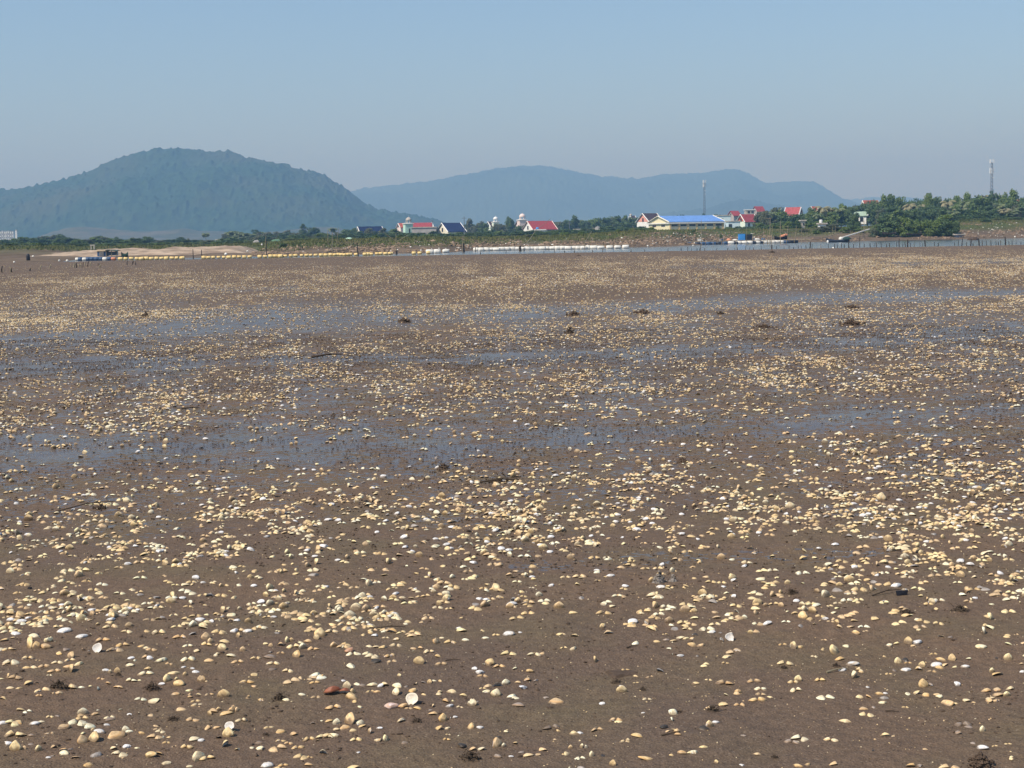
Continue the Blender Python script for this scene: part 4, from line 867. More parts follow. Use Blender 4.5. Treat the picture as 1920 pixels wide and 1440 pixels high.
for a in [(722, 438, 172, 741, 451, 172, .03, 'thin pole slanting down left to the net arm pole'), (744, 453, 172, 764, 441, 172, .03, 'thin pole slanting up right from the net arm pole'), (618, 457, 167, 629, 471, 167, .04, 'short brace at the foot of the forked pole'),
          (985, 459, 187, 1005, 431, 196, .05, 'bamboo slanting up right to the blue tank porch'), (1005, 431, 196, 1032, 410, 204, .025, 'thin tip of bamboo across the red roof'), (1096, 455, 192, 1109, 434, 198, .035, 'bamboo slanting up right under the grey pyramid roof'), (1186, 424, 240, 1191, 433, 240, .05, 'short pale pole among dark trees left of the warehouse'),
          (1300, 437, 238, 1312, 432, 238, .035, 'bent bamboo hoop over the raft, left part'), (1312, 432, 238, 1345, 436, 238, .035, 'bent bamboo hoop over the raft, right part'), (1301, 441, 238, 1335, 440.5, 238, .035, 'horizontal bamboo rail on the left raft'), (1328, 440.5, 238.3, 1350, 439, 238.3, .03, 'second horizontal rail on the raft'), (1296, 440, 238, 1300, 452, 238, .05, 'slanted leg at the left end of the raft'),
          (1418, 438.5, 240, 1432, 438.5, 240, .03, 'short horizontal rail right of the black bale'), (1455, 431, 241, 1480, 431, 241, .045, 'horizontal pole tied to the grey posts, left part'), (1478, 431, 244, 1530, 429.5, 250, .05, 'long pale horizontal pole before the green bushes'), (1458, 425, 241, 1480, 425, 241, .03, 'upper thin horizontal pole on the grey posts'),
          (1436, 410, 238, 1447, 409.5, 238, .05, 'crossbar on top of the tallest grey post'), (1507, 447, 236, 1523, 438, 238, .05, 'short pole sticking up at the right raft end'), (1540, 446, 252, 1583, 434, 256, .06, 'shorter pale plank sloping to the bank left of the gangway'), (1507, 448, 236, 1520, 452, 236, .05, 'slanted strut at the right end of the raft')]:
    strut(*a)
# gangway
p, q = at(1580, 445, 247), at(1630, 429.5, 259); r = empty('gangway', p, 'long pale plank gangway sloping from the dark boat up to the bank', 'gangway')
d = (q - p) / np.linalg.norm(q - p)
for s_ in (-.22, .22): MB().tube(p + np.array([0, s_, 0]), q + np.array([0, s_, 0]), .10, .09, 6).build('rail', M['wfloat'], r)
b_ = MB()
for k in range(30): c = p + (q - p) * (k + .5) / 30; b_.box((c[0], c[1], c[2] + .08), (.16, .5, .04), 0)
b_.build('treads', M['concrete'], r)

def boat(u0, u1, v, D, h, label, m_, name='wooden_boat', yaw=0.0, deck=True):
    x0, x1 = xat(u0, D), xat(u1, D); L_ = x1 - x0; cx = (x0 + x1) / 2; zb = Z((u0 + u1) / 2, v, D)
    r = empty(name, (cx, D, zb), label, 'boat'); n = 14; vs = []; fs = []; W = L_ * .24
    for i in range(n + 1):
        f = i / n * 2 - 1; w = W * (1 - abs(f) ** 2.6) * .5 + .04; sh = h * (.72 + .38 * abs(f) ** 2.2)
        for (a, b2) in ((-1, 1), (-.72, .35), (-.2, 0), (.2, 0), (.72, .35), (1, 1), (.88, .96), (.5, .45), (-.5, .45), (-.88, .96)):
            vs.append((cx + f * L_ / 2, D + a * w, zb + b2 * sh + h * .1 * abs(f) ** 3))
    for i in range(n):
        for j in range(10): fs.append((i * 10 + j, i * 10 + (j + 1) % 10, (i + 1) * 10 + (j + 1) % 10, (i + 1) * 10 + j))
    fs += [tuple(range(10)), tuple(range(n * 10, n * 10 + 10))[::-1]]
    MB().add(vs, fs).build('hull', M[m_], r, True)
    for f in (-.4, .05, .45): MB().box((cx + f * L_ / 2, D, zb + h * .62), (.16, W * .8, .04)).build('thwart', M['bamboo'], r)
    return r, cx, zb, L_
r, cx, zb, L_ = boat(1549, 1593, 456, 244, .78, 'long dark wooden boat moored by the bank below the gangway', 'dfloat')
MB().lathe((xat(1588, 243.9), 244, zb + .6), [(.75, 0), (.7, .18), (.4, .36), (.1, .42)], 9).build('tarp', M['netgreen'], r)
MB().lathe((xat(1552, 243), 243, zb + .1), [(.05, 0), (.16, .05), (.2, .22), (.12, .38), (.03, .42)], 8).build('fender', M['white'], r)
MB().lathe((xat(1577, 243.8), 244, zb + .62), [(.35, 0), (.33, .25), (.1, .42)], 8).build('sack', M['wfloat'], r)
r, cx, zb, L_ = boat(1452, 1476, 449.5, 241, .6, 'small dark boat behind the raft with orange bundles on it', 'black')
for k, (u, w) in enumerate(((1465, .25), (1468, .3), (1471.5, .3), (1474.5, .25))): MB().lathe((xat(u, 240.8), 240.9, zb + .45 + k * .08), [(w, 0), (w, .15), (w * .5, .3)], 8).build('bundle', M['orange'], r)
boat(1654, 1680, 440, 272, .45, 'dark beached canoe lying below the mangrove bushes', 'darkwood'); boat(1698, 1728, 440.5, 272, .3, 'thin dark log boat on the mud right of the beached canoe', 'darkwood')
boat(1786, 1810, 441.5, 274, .3, 'pale upturned plank boat on the right mud bank', 'concrete')
zs = float(land(xat(1796, 276), 276)); r = empty('net_shelter', (xat(1796, 276), 276, zs), 'small dark net shelter against the mangrove bush at right', 'shelter')
xa, xb = xat(1790, 276), xat(1803, 276)
MB().add([(xa, 275.4, zs - .1), (xb, 275.4, zs - .1), (xb - .3, 276.2, zs + .8), (xa + .25, 276.2, zs + .7), (xa, 277.4, zs - .1), (xb, 277.4, zs - .1)], [(0, 1, 2, 3), (3, 2, 5, 4), (0, 3, 4), (1, 5, 2)]).build('net_cover', M['dfloat'], r)
o = MB().lathe((xat(1824.5, 240), 240, -.3), [(1.0, 0), (.95, .35), (.6, .62), (.2, .72)], 10).build('mud_mound', M['clod']); tag(o, 'rounded dark mud mound in the channel behind the right stakes', 'mound')

# hut raft on the left
D = 166; x = xat(205, D); r = empty('hut_raft', (x, D, WZ), 'floating watch hut with dark green roof on a raft at the left', 'hut', None)
MB().box((xat(192, D), D, .25), (1.0, 1.3, Z(192, 468.6, D) - .3), .05, True).build('cabin', M['bfloat'], r)
b_ = MB()
for k in range(7): b_.box((xat(188.4 + k * 1.2, D), D - .70, .3), (.03, .04, Z(192, 468.6, D) - .4), .05, True)
b_.build('wall_battens', M['concrete'], r)
MB().box((xat(192, D), D, Z(192, 470.2, D)), (1.2, 1.5, .08), .05).build('cabin_roof', M['ochre'], r)
MB().add([(xat(199, D), D - .9, Z(199, 469, D)), (xat(222, D), D - .9, Z(222, 470.5, D)), (xat(222, D), D + 1.1, Z(222, 469.5, D)), (xat(199, D), D + 1.1, Z(199, 468, D)), (xat(200, D), D + .1, Z(201, 467.8, D)), (xat(221, D), D + .1, Z(221, 468.6, D))], [(0, 1, 5, 4), (4, 5, 2, 3), (0, 4, 3), (1, 2, 5), (0, 3, 2, 1)]).build('roof', M['netgreen'], r)
for u in (201, 211, 220): MB().tube((xat(u, D), D - .7, .2), (xat(u, D), D - .7, Z(u, 470, D)), .04).build('post', M['bamboo'], r)
MB().box((xat(209, D), D + .2, .32), (1.1, .9, .42), .1, True).build('gear_box', M['steel'], r)
MB().box((xat(217, D), D + .1, .36), (.3, .4, .6), .3, True).build('white_board', M['wfloat'], r)
MB().box((xat(190, D), D, .16), (xat(225, D) - xat(150, D), 1.9, .08), 0).build('deck', M['steel'], r)
r2, cx, zb, L_ = boat(226, 239, 482.5, 170, .55, 'small dark skiff tied right of the floating hut', 'netgreen')
for k, (u, w, m_) in enumerate([(146, 9, 'wfloat'), (151, 8, 'bfloat'), (159, 8, 'wfloat'), (166, 9, 'bfloat'), (173, 8, 'bfloat'), (181, 9, 'bfloat'), (190, 9, 'bfloat'), (197, 9, 'wfloat'), (206, 9, 'bfloat'), (213, 8, 'orange')]):
    p = wpos(u, 488.8 - (u - 146) * .012)
    put('raft_float', {'wfloat': FM[0], 'bfloat': drum_mesh(.2, .5, M['bfloat']), 'orange': drum_mesh(.17, .5, M['orange'])}[m_], (p[0], p[1], WZ + .16), rnd.uniform(-.2, .2), '%s float under the hut raft at the left, %s of 10 from the left' % ({'wfloat': 'white', 'bfloat': 'blue', 'orange': 'pale orange'}[m_], nth(k)), 'float', 'floats under the hut raft', .62 if m_ == 'wfloat' else 1)
# concrete frames on the left dike
for (u0, u1, v0, v1, D, lab) in ((50, 61, 470, 480, 230, 'lower left concrete sluice frame on the left dike'), (64, 74, 466.3, 474, 235, 'square open concrete frame right of the lower one'), (169, 177, 460.8, 468.5, 240, 'square concrete gateway on the sand bank at left')):
    a, c = xat(u0, D), xat(u1, D); zt, zb = Z(u0, v0, D), Z(u0, v1, D) - .4; r = empty('sluice_frame', ((a + c) / 2, D, zb), lab, 'frame', 'concrete sluice frames')
    for xx in (a + .1, c - .1): MB().box((xx, D, zb), (.16, .25, zt - zb), 0, True).build('post', M['concrete'], r)
    MB().box(((a + c) / 2, D, zt + .08), (c - a + .1, .28, .17)).build('lintel', M['concrete'], r)
x = xat(51, 156); r = empty('dark_drum', (x, 156, -.3), 'dark upright drum standing on a small plinth at the left mud edge', 'drum')
MB().lathe((x, 156, -.05), [(.17, 0), (.2, .1), (.2, .45), (.15, .68), (.06, .78)], 12).build('body', M['black'], r, True)
MB().lathe((x, 156, -.3), [(.28, 0), (.24, .26)], 12).build('plinth', M['clod'], r)
for (u, v, D, s_, lab) in ((26.5, 491.5, 142, .1, 'white foam lump at the far left mud edge'), (126, 489, 143, .13, 'white foam lump left of the hut raft floats'), (111, 488.5, 144, .1, 'pale foam lump beside the white lump left of the hut raft'), (423.5, 476.5, 172, .17, 'round white buoy lying behind the yellow floats'), (464, 471, 190, .12, 'small pale buoy on the sand bank end'), (491, 458.5, 200, .13, 'white ball float hanging on the leaning pole'), (424, 485.6, 156, .08, 'small white buoy in front of the yellow floats'), (1562, 465.5, 150, .12, 'white lump on the mud edge in front of the dark boat'), (1299.5, 460.3, 228, .12, 'small white buoy in front of the blue drums'), (1214.5, 461, 214, .13, 'white buoy at the far bank left of the blue drums'), (1903, 444, 262, .16, 'white float on water at the right edge'), (62, 481, 200, .16, 'small white skiff shaped slab on left dike')):
    p = at(u, v, D); o = MB().lathe((p[0], p[1], p[2]), [(s_ * .3, -s_), (s_ * .9, -s_ * .5), (s_ * 1.05, 0), (s_ * .85, s_ * .55), (s_ * .3, s_ * .95)], 10).build('buoy', M['wfloat'], None, True); tag(o, lab, 'buoy')
# long strip of stakes at the right
su_ = [1183, 1209, 1252, 1277, 1290, 1296, 1312, 1322, 1343, 1364, 1377, 1383, 1398, 1405, 1413, 1428, 1457, 1471, 1480, 1489, 1497, 1503, 1512, 1522, 1540, 1553, 1565, 1571, 1578, 1584, 1600, 1620, 1632, 1639, 1644, 1653, 1663, 1668, 1681, 1693, 1698, 1708, 1715, 1724, 1731, 1753, 1759, 1791, 1796, 1812, 1824, 1842, 1850, 1858, 1868, 1872, 1877, 1892, 1898, 1905, 1914, 1930, 1945, 1020, 1040, 1058, 1078, 1112, 1130, 900, 948]
for k, u in enumerate(sorted(su_)):
    q = random.Random(u); D = 149 + q.uniform(0, 5); b0 = 446 - (u - 960) * .01746 + 1.62 * F / D; hh = q.uniform(5.5, 10) if u > 1500 else q.uniform(3.5, 7)
    pole(u, b0 - hh, 0, D, 'thin dark stake in the channel edge row, %s from the left' % nth(k), q.uniform(.025, .05), q.uniform(-.08, .08), 'darkwood', 'stake', 'stake', 'thin stakes in a row along the channel edge', zb=-.6)
for k, (u, v0, r_, ln) in enumerate([(1447, 459, .11, 0), (1518, 453, .10, .1), (1592, 451, .09, -.05), (1612, 443, .06, 0), (1686, 447, .09, 0), (1702, 449, .12, 0), (1736, 450, .11, -.1), (1803, 447, .09, .1), (1819, 448, .11, .12), (1837, 447, .12, -.1), (1886, 444, .13, -.08), (1918, 436, .09, .5), (1313, 459, .05, 0), (1307, 465, .08, 0)]):
    pole(u, v0, 0, 151, 'thick dark mooring post at the channel edge, %s thick post from the left' % nth(k), r_ * .62, ln, 'darkwood', 'mooring_post', 'post', 'thick posts among the stakes', zb=-.6)
lk = 0
for (u, v) in ((4, 511), (7, 509), (19, 509), (22, 511), (27, 509), (56, 508), (75, 506), (94, 503), (93, 502), (138, 502), (141, 500), (144, 503), (152, 501), (155, 502), (160, 499), (164, 500), (183, 499), (186, 500), (187, 502), (239, 496), (250, 494), (253, 496), (255, 497), (247, 497), (133, 502), (170, 498), (148, 500)):
    p = on_plane(u, v); q = random.Random(u * 3 + v); h = q.uniform(.15, .38); r_ = q.uniform(.012, .04)
    o = MB().path([(p[0], p[1], -.1), (p[0] + q.uniform(-.05, .05), p[1], h * .5), (p[0] + q.uniform(-.1, .1), p[1] + .05, h)], r_ * 1.3, r_, 6).build('stump', M['darkwood'] if q.random() < .6 else M['bamboo']); lk += 1
    tag(o, 'short broken stick poking from the mud at the left edge, %s from the left' % nth(lk - 1), 'stick', 'broken sticks in the mud at the left')

# ------------------------------------------------------------------ lumps, sticks and weed on the mud flat
def ground_z(x, y): return float(mud_h(np.array([x]), np.array([y]))[0])
def gp(u, v):
    p = on_plane(u, v)
    for _ in range(2): p = on_plane(u, v, ground_z(p[0], p[1]))
    return p
def clump(name, u, v, wpx, label, cat, seed, m_, hgt=.45, n=40, twig=10):
    p = gp(u, v); dist = math.hypot(p[1], EYE); w = wpx / F * dist; q = np.random.default_rng(seed); b_ = MB()
    P = []; 
    base = []
    for k in range(12):
        a = 2 * math.pi * k / 12; base.append((.44 * math.cos(a) * q.uniform(.6, 1.15), .34 * math.sin(a) * q.uniform(.6, 1.1), -.06))
    vs = base + [(x * .62 + q.normal() * .05, y * .62, hgt * .34 * q.uniform(.3, 1.3)) for x, y, z in base] + [(0.04 + q.normal() * .08, 0, hgt * .45)]
    fs = [(k, (k + 1) % 12, 12 + (k + 1) % 12, 12 + k) for k in range(12)] + [(12 + k, 12 + (k + 1) % 12, 24) for k in range(12)]
    b_.add([(p[0] + x * w, p[1] + y * w, p[2] + z * w) for x, y, z in vs], fs)
    for k in range(int(n * 2.2)):
        a = q.uniform(0, 6.28); r_ = abs(q.normal(0, .26)); s = q.uniform(.02, .075) * w * (1.3 - min(r_, 1))
        c = (p[0] + math.cos(a) * r_ * w, p[1] + math.sin(a) * r_ * w * .8, p[2] + max(0, hgt * (.85 - r_ * 1.5)) * w * q.uniform(.4, 1) + s * .2)
        b_.lathe(c, [(s * .3, -s * .6), (s * q.uniform(.7, 1.1), 0), (s * .4, s * q.uniform(.4, .9))], 5)
    for k in range(twig):
        a = q.uniform(0, 6.28); r_ = q.uniform(0, .4); c = np.array([p[0] + math.cos(a) * r_ * w, p[1] + math.sin(a) * r_ * w, p[2] + hgt * .5 * w]); a2 = q.uniform(0, 6.28)
        e = c + np.array([math.cos(a2) * .3, math.sin(a2) * .2, q.uniform(.0, .3)]) * w; b_.path([c, (c + e) / 2 + np.array([0, 0, .05 * w]), e], .015 * w, .008 * w, 4)
    o = b_.build(name, M[m_]); return tag(o, label, cat)
for k, a in enumerate([
    ('mud_lump', 273, 593, 20, 'black lump standing on the mud right of the left shell band', 'lump', 'weed', .55, 10, 0), ('mud_lump', 1068, 625, 30, 'black clod with a tail in the middle of the flat', 'lump', 'weed', .5, 16, 3), ('mud_lump', 1350, 589, 22, 'flat black clod right of the middle one', 'lump', 'weed', .3, 14, 0),
    ('mud_lump', 1448, 474, 14, 'small black lump near the channel edge below the raft', 'lump', 'weed', .5, 6, 0), ('driftwood', 1085, 480, 12, 'dark driftwood scrap near the edge below the white floats', 'driftwood', 'weed', .25, 4, 3), ('mud_lump', 1718, 656, 10, 'tiny black lump at right of the middle flat', 'lump', 'weed', .6, 4, 0), ('mud_lump', 1468, 680, 12, 'tiny black lump below the right puddle', 'lump', 'weed', .4, 4, 1),
    ('mud_heap', 757, 604, 40, 'low brown mud heap at the edge of the left puddle', 'mound', 'clod', .2, 20, 0), ('mud_heap', 1075, 591, 36, 'low brown mud heap above the middle black clod', 'mound', 'clod', .22, 20, 0), ('mud_heap', 1204, 588, 44, 'low brown mud heap left of the flat black clod', 'mound', 'clod', .18, 20, 0), ('mud_heap', 1595, 578, 40, 'low brown mud heap by the right puddle', 'mound', 'clod', .16, 20, 0), ('mud_heap', 1598, 608, 60, 'long ragged mud ridge under the right puddle', 'mound', 'clod', .12, 30, 2), ('mud_heap', 1430, 614, 40, 'ragged mud ridge left of the long one', 'mound', 'clod', .14, 24, 2),
    ('weed_clump', 110, 1290, 42, 'dark crumbly worm cast heap left of the twin shells', 'weed', 'weed', .35, 50, 6), ('weed_clump', 285, 1293, 34, 'dark weedy heap beside tan upright shells', 'weed', 'clod', .5, 50, 6), ('weed_clump', 222, 1266, 16, 'small dark weed tuft left of the shell heap', 'weed', 'weed', .4, 16, 4), ('weed_clump', 325, 1350, 30, 'ragged dark weed with twigs in the lower left', 'weed', 'weed', .25, 24, 10),
    ('weed_clump', 524, 1312, 34, 'dark weedy lump left of the reddish shells', 'weed', 'weed', .4, 36, 8), ('weed_clump', 782, 1353, 30, 'dark flat weed right of the upright white shell', 'weed', 'weed', .2, 22, 8), ('weed_clump', 880, 1422, 46, 'dark ragged weed beside the black stone at the bottom', 'weed', 'weed', .3, 36, 8), ('weed_clump', 500, 1378, 20, 'small weed tuft above the lower tan pair', 'weed', 'weed', .25, 14, 4),
    ('weed_clump', 1335, 1333, 34, 'brown twiggy weed tuft in the lower middle right', 'weed', 'weed', .3, 16, 12), ('weed_clump', 1271, 1336, 26, 'crumbly shell grit left of the brown twiggy tuft', 'weed', 'clod', .2, 26, 2), ('weed_clump', 1205, 1294, 20, 'small dark crab like tuft in empty mud', 'weed', 'weed', .35, 12, 8), ('weed_clump', 1155, 1280, 24, 'weed tuft with a white shard beside it', 'weed', 'weed', .3, 16, 6),
    ('weed_clump', 1470, 1253, 20, 'dark crumb cluster at right of the lower middle', 'weed', 'weed', .3, 14, 2), ('weed_clump', 1568, 1250, 22, 'grey weed tuft left of the big white shell', 'weed', 'clod', .4, 18, 4), ('bubble_mound', 1838, 1436, 60, 'glossy bubbly mud mound at the bottom right corner', 'mound', 'clod', .45, 90, 0), ('weed_clump', 1452, 1421, 20, 'tiny weed tuft at the bottom right of centre', 'weed', 'weed', .3, 14, 4),
    ('barnacle_clump', 1236, 1092, 30, 'tall grey barnacled clump standing behind a white shell', 'barnacles', 'barn', .9, 60, 4), ('mud_heap', 1262, 1090, 30, 'grey leaning clod right of the barnacled clump', 'mound', 'barn', .5, 12, 0), ('weed_clump', 1485, 1113, 30, 'dark reddish weed strip at right of the barnacles', 'weed', 'weed', .3, 18, 8), ('weed_clump', 1800, 1146, 36, 'dark shell crate wreck like debris near the right edge', 'weed', 'weed', .35, 26, 10), ('weed_clump', 1700, 1150, 34, 'dark weed with pale bubbles right of the middle', 'weed', 'weed', .25, 26, 8), ('mud_lump', 57, 1104, 12, 'small black stone near the left edge', 'lump', 'black', .7, 4, 0),
    ('weed_clump', 190, 953, 40, 'flat dark weed heap beside the long twig', 'weed', 'weed', .15, 20, 6), ('weed_clump', 938, 902, 44, 'black weed strip among dense pale shells', 'weed', 'weed', .12, 20, 8), ('mud_heap', 830, 878, 34, 'low muddy tuft above the dense shells', 'mound', 'clod', .3, 20, 4), ('mud_heap', 1280, 866, 24, 'rusty mud tuft among the dense shells', 'mound', 'clod', .5, 20, 6),
    ('mud_heap', 1170, 1262, 110, 'very low smooth mud swelling in the lower middle', 'mound', 'clod', .05, 0, 0),
]):
    clump(a[0], a[1], a[2], a[3], a[4], a[5], k, a[6], *a[7:])
def stick(u0, v0, u1, v1, r_, lab, m_='weed'):
    p, q = gp(u0, v0), gp(u1, v1); mid = (p + q) / 2; k = np.linalg.norm(q - p)
    b_ = MB().path([p + [0, 0, r_], mid + [0, 0.04 * k, .05 * k + r_], q + [0, 0, .03 * k + r_]], r_, r_ * .5, 6)
    b_.tube(mid + [0, 0.04 * k, .05 * k + r_], mid + [.12 * k, .02 * k, .12 * k], r_ * .6, r_ * .3, 5)
    tag(b_.build('stick', M[m_]), lab, 'stick')
stick(584, 672, 642, 668, .016, 'long black stick lying on the mud above the left shells'); stick(340, 768, 375, 767, .008, 'short dark stick among the mid left shells'); stick(100, 962, 215, 944, .0038, 'long thin curved twig lying in front of the left puddle')
stick(900, 906, 975, 903, .007, 'dark twig lying across the dense shell band'); stick(1175, 1216, 1196, 1211, .0028, 'tiny dark twig right of the tan ball shell'); stick(700, 1180, 760, 1178, .003, 'thin twig among the shells in lower middle'); stick(835, 1239, 863, 1238, .0018, 'hair thin straw in the lower middle mud'); stick(1550, 1262, 1590, 1256, .0035, 'curved pale twig left of the broad white shell', 'bamboo')
stick(1660, 1334, 1686, 1336, .002, 'short thin straw in the empty lower right mud'); stick(1240, 1380, 1275, 1376, .0025, 'thin dark twig in the bottom middle right'); stick(1635, 1118, 1690, 1108, .003, 'thin twig at left of the black flap')
p = gp(1692, 1117); tag(MB().add([(p[0] - 0.0225, p[1], p[2]), (p[0] + 0.0225, p[1] + 0.0090, p[2] + 0.0009), (p[0] + 0.0270, p[1] + 0.0135, p[2] + 0.0203), (p[0] - 0.0248, p[1] + 0.0090, p[2] + 0.0180), (p[0] - 0.0225, p[1] + 0.0045, p[2]), (p[0] + 0.0225, p[1] + 0.0135, p[2] + 0.0009), (p[0] + 0.0270, p[1] + 0.0180, p[2] + 0.0203), (p[0] - 0.0248, p[1] + 0.0135, p[2] + 0.0180)], [(0, 1, 2, 3), (7, 6, 5, 4), (3, 2, 6, 7), (0, 3, 7, 4), (1, 5, 6, 2)]).build('plastic_flap', M['black']), 'black bent plastic flap sticking up at right', 'plastic scrap')

# crumbs of mud
nC = 220000
d_ = np.sqrt(rng.uniform(3.6 ** 2, 24 ** 2, nC)); lx = rng.uniform(-1, 1, nC) * (0.42 * d_ + 2.4)
dens = fbm(lx / .5, d_ / .5, 91, 3); keep = (dens > rng.uniform(.35, .75, nC)); lx, d_ = lx[keep], d_[keep]
cz = mud_h(lx, d_); sz = np.abs(rng.normal(.0018, .0022, len(lx))) + .0015 + d_ * .00012
lumps('mud_crumbs', np.stack([lx, d_, cz + sz * .2], -1), sz, M['clod'], 17, 'small dark crumbs and worm casts of mud on the flat', 'mud crumbs')

# ------------------------------------------------------------------ shells
def valve(nr, ns, inner=False):
    """one clam valve: hinge at -y, width 1, dome up; returns verts, tris, ring index"""
    ap = np.array([.07, -.24]); V = [(ap[0], ap[1], .235)]; R = [0.0]
    for i in range(1, nr + 1):
        r = i / nr
        for k in range(ns):
            a = 2 * math.pi * k / ns; bx = .5 * math.cos(a); by = .40 * math.sin(a) * (1 + .06 * math.cos(3 * a))
            if by < 0: bx *= 1 - .50 * abs(by / .41) ** 1.4
            x = ap[0] * (1 - r) + bx * r; y = ap[1] * (1 - r) + by * r
            z = .235 * (1 - r ** 1.8) ** .85 + (.006 if i % 2 else 0) * (nr > 4) * (r < 1)
            V.append((x, y, z)); R.append(r)
    T = [(0, 1 + k, 1 + (k + 1) % ns) for k in range(ns)]
    for i in range(nr - 1):
        a, c = 1 + i * ns, 1 + (i + 1) * ns
        for k in range(ns): T += [(a + k, c + k, c + (k + 1) % ns), (a + k, c + (k + 1) % ns, a + (k + 1) % ns)]
    V = np.array(V); T = np.array(T); R = np.array(R)
    if inner:
        n = len(V); V2 = V * np.array([.93, .93, .84]) + np.array([0, -.008, -.004]); T2 = T[:, ::-1] + n; s = 1 + (nr - 1) * ns
        rim = [(s + k, n + s + (k + 1) % ns, s + (k + 1) % ns) for k in range(ns)] + [(s + k, n + s + k, n + s + (k + 1) % ns) for k in range(ns)]
        V = np.concatenate([V, V2]); T = np.concatenate([T, T2, np.array(rim)]); R = np.concatenate([R, -np.ones(n)])
    return V, T, R
def rotm(yaw, pitch, roll):
    """z-yaw * x-pitch * y-roll, arrays"""
    yaw, pitch, roll = map(np.asarray, (yaw, pitch, roll)); cy, sy, cp, sp, cr, sr = np.cos(yaw), np.sin(yaw), np.cos(pitch), np.sin(pitch), np.cos(roll), np.sin(roll)
    n = np.zeros(np.broadcast(yaw, pitch, roll).shape); o = n + 1
    Rz = np.stack([np.stack([cy + n, -sy + n, n], -1), np.stack([sy + n, cy + n, n], -1), np.stack([n, n, o], -1)], -2)
    Rx = np.stack([np.stack([o, n, n], -1), np.stack([n, cp + n, -sp + n], -1), np.stack([n, sp + n, cp + n], -1)], -2)
    Ry = np.stack([np.stack([cr + n, n, sr + n], -1), np.stack([n, o, n], -1), np.stack([-sr + n, n, cr + n], -1)], -2)
    return Rz @ Rx @ Ry
PAL = np.array([(.70, .545, .31), (.76, .62, .38), (.64, .48, .265), (.76, .65, .45), (.68, .50, .30), (.54, .41, .26), (.82, .75, .57)])
PAL = PAL * np.array([1.17, 1.13, 1.03])
WHITE = np.array([.84, .83, .80]); GREY = np.array([.34, .31, .28])
def pick_col(q, kind):
    if kind in 'wxv': return WHITE * q.uniform(.85, 1) if q.random() < .75 else PAL[6]
    if kind in 'gG': return np.array([.27, .22, .18]) * q.uniform(.8, 1.5)
    if kind in 'kK': return np.array([.05, .045, .04])
    if kind == 'R': return np.array([.32, .12, .07])
    if kind == 'r': return np.array([.55, .33, .22])
    if kind == 'P': return np.array([.70, .55, .50])
    if kind == 'm': return PAL[q.integers(0, 6)] * .8
    return PAL[q.integers(0, 7)] * q.uniform(.88, 1.08)
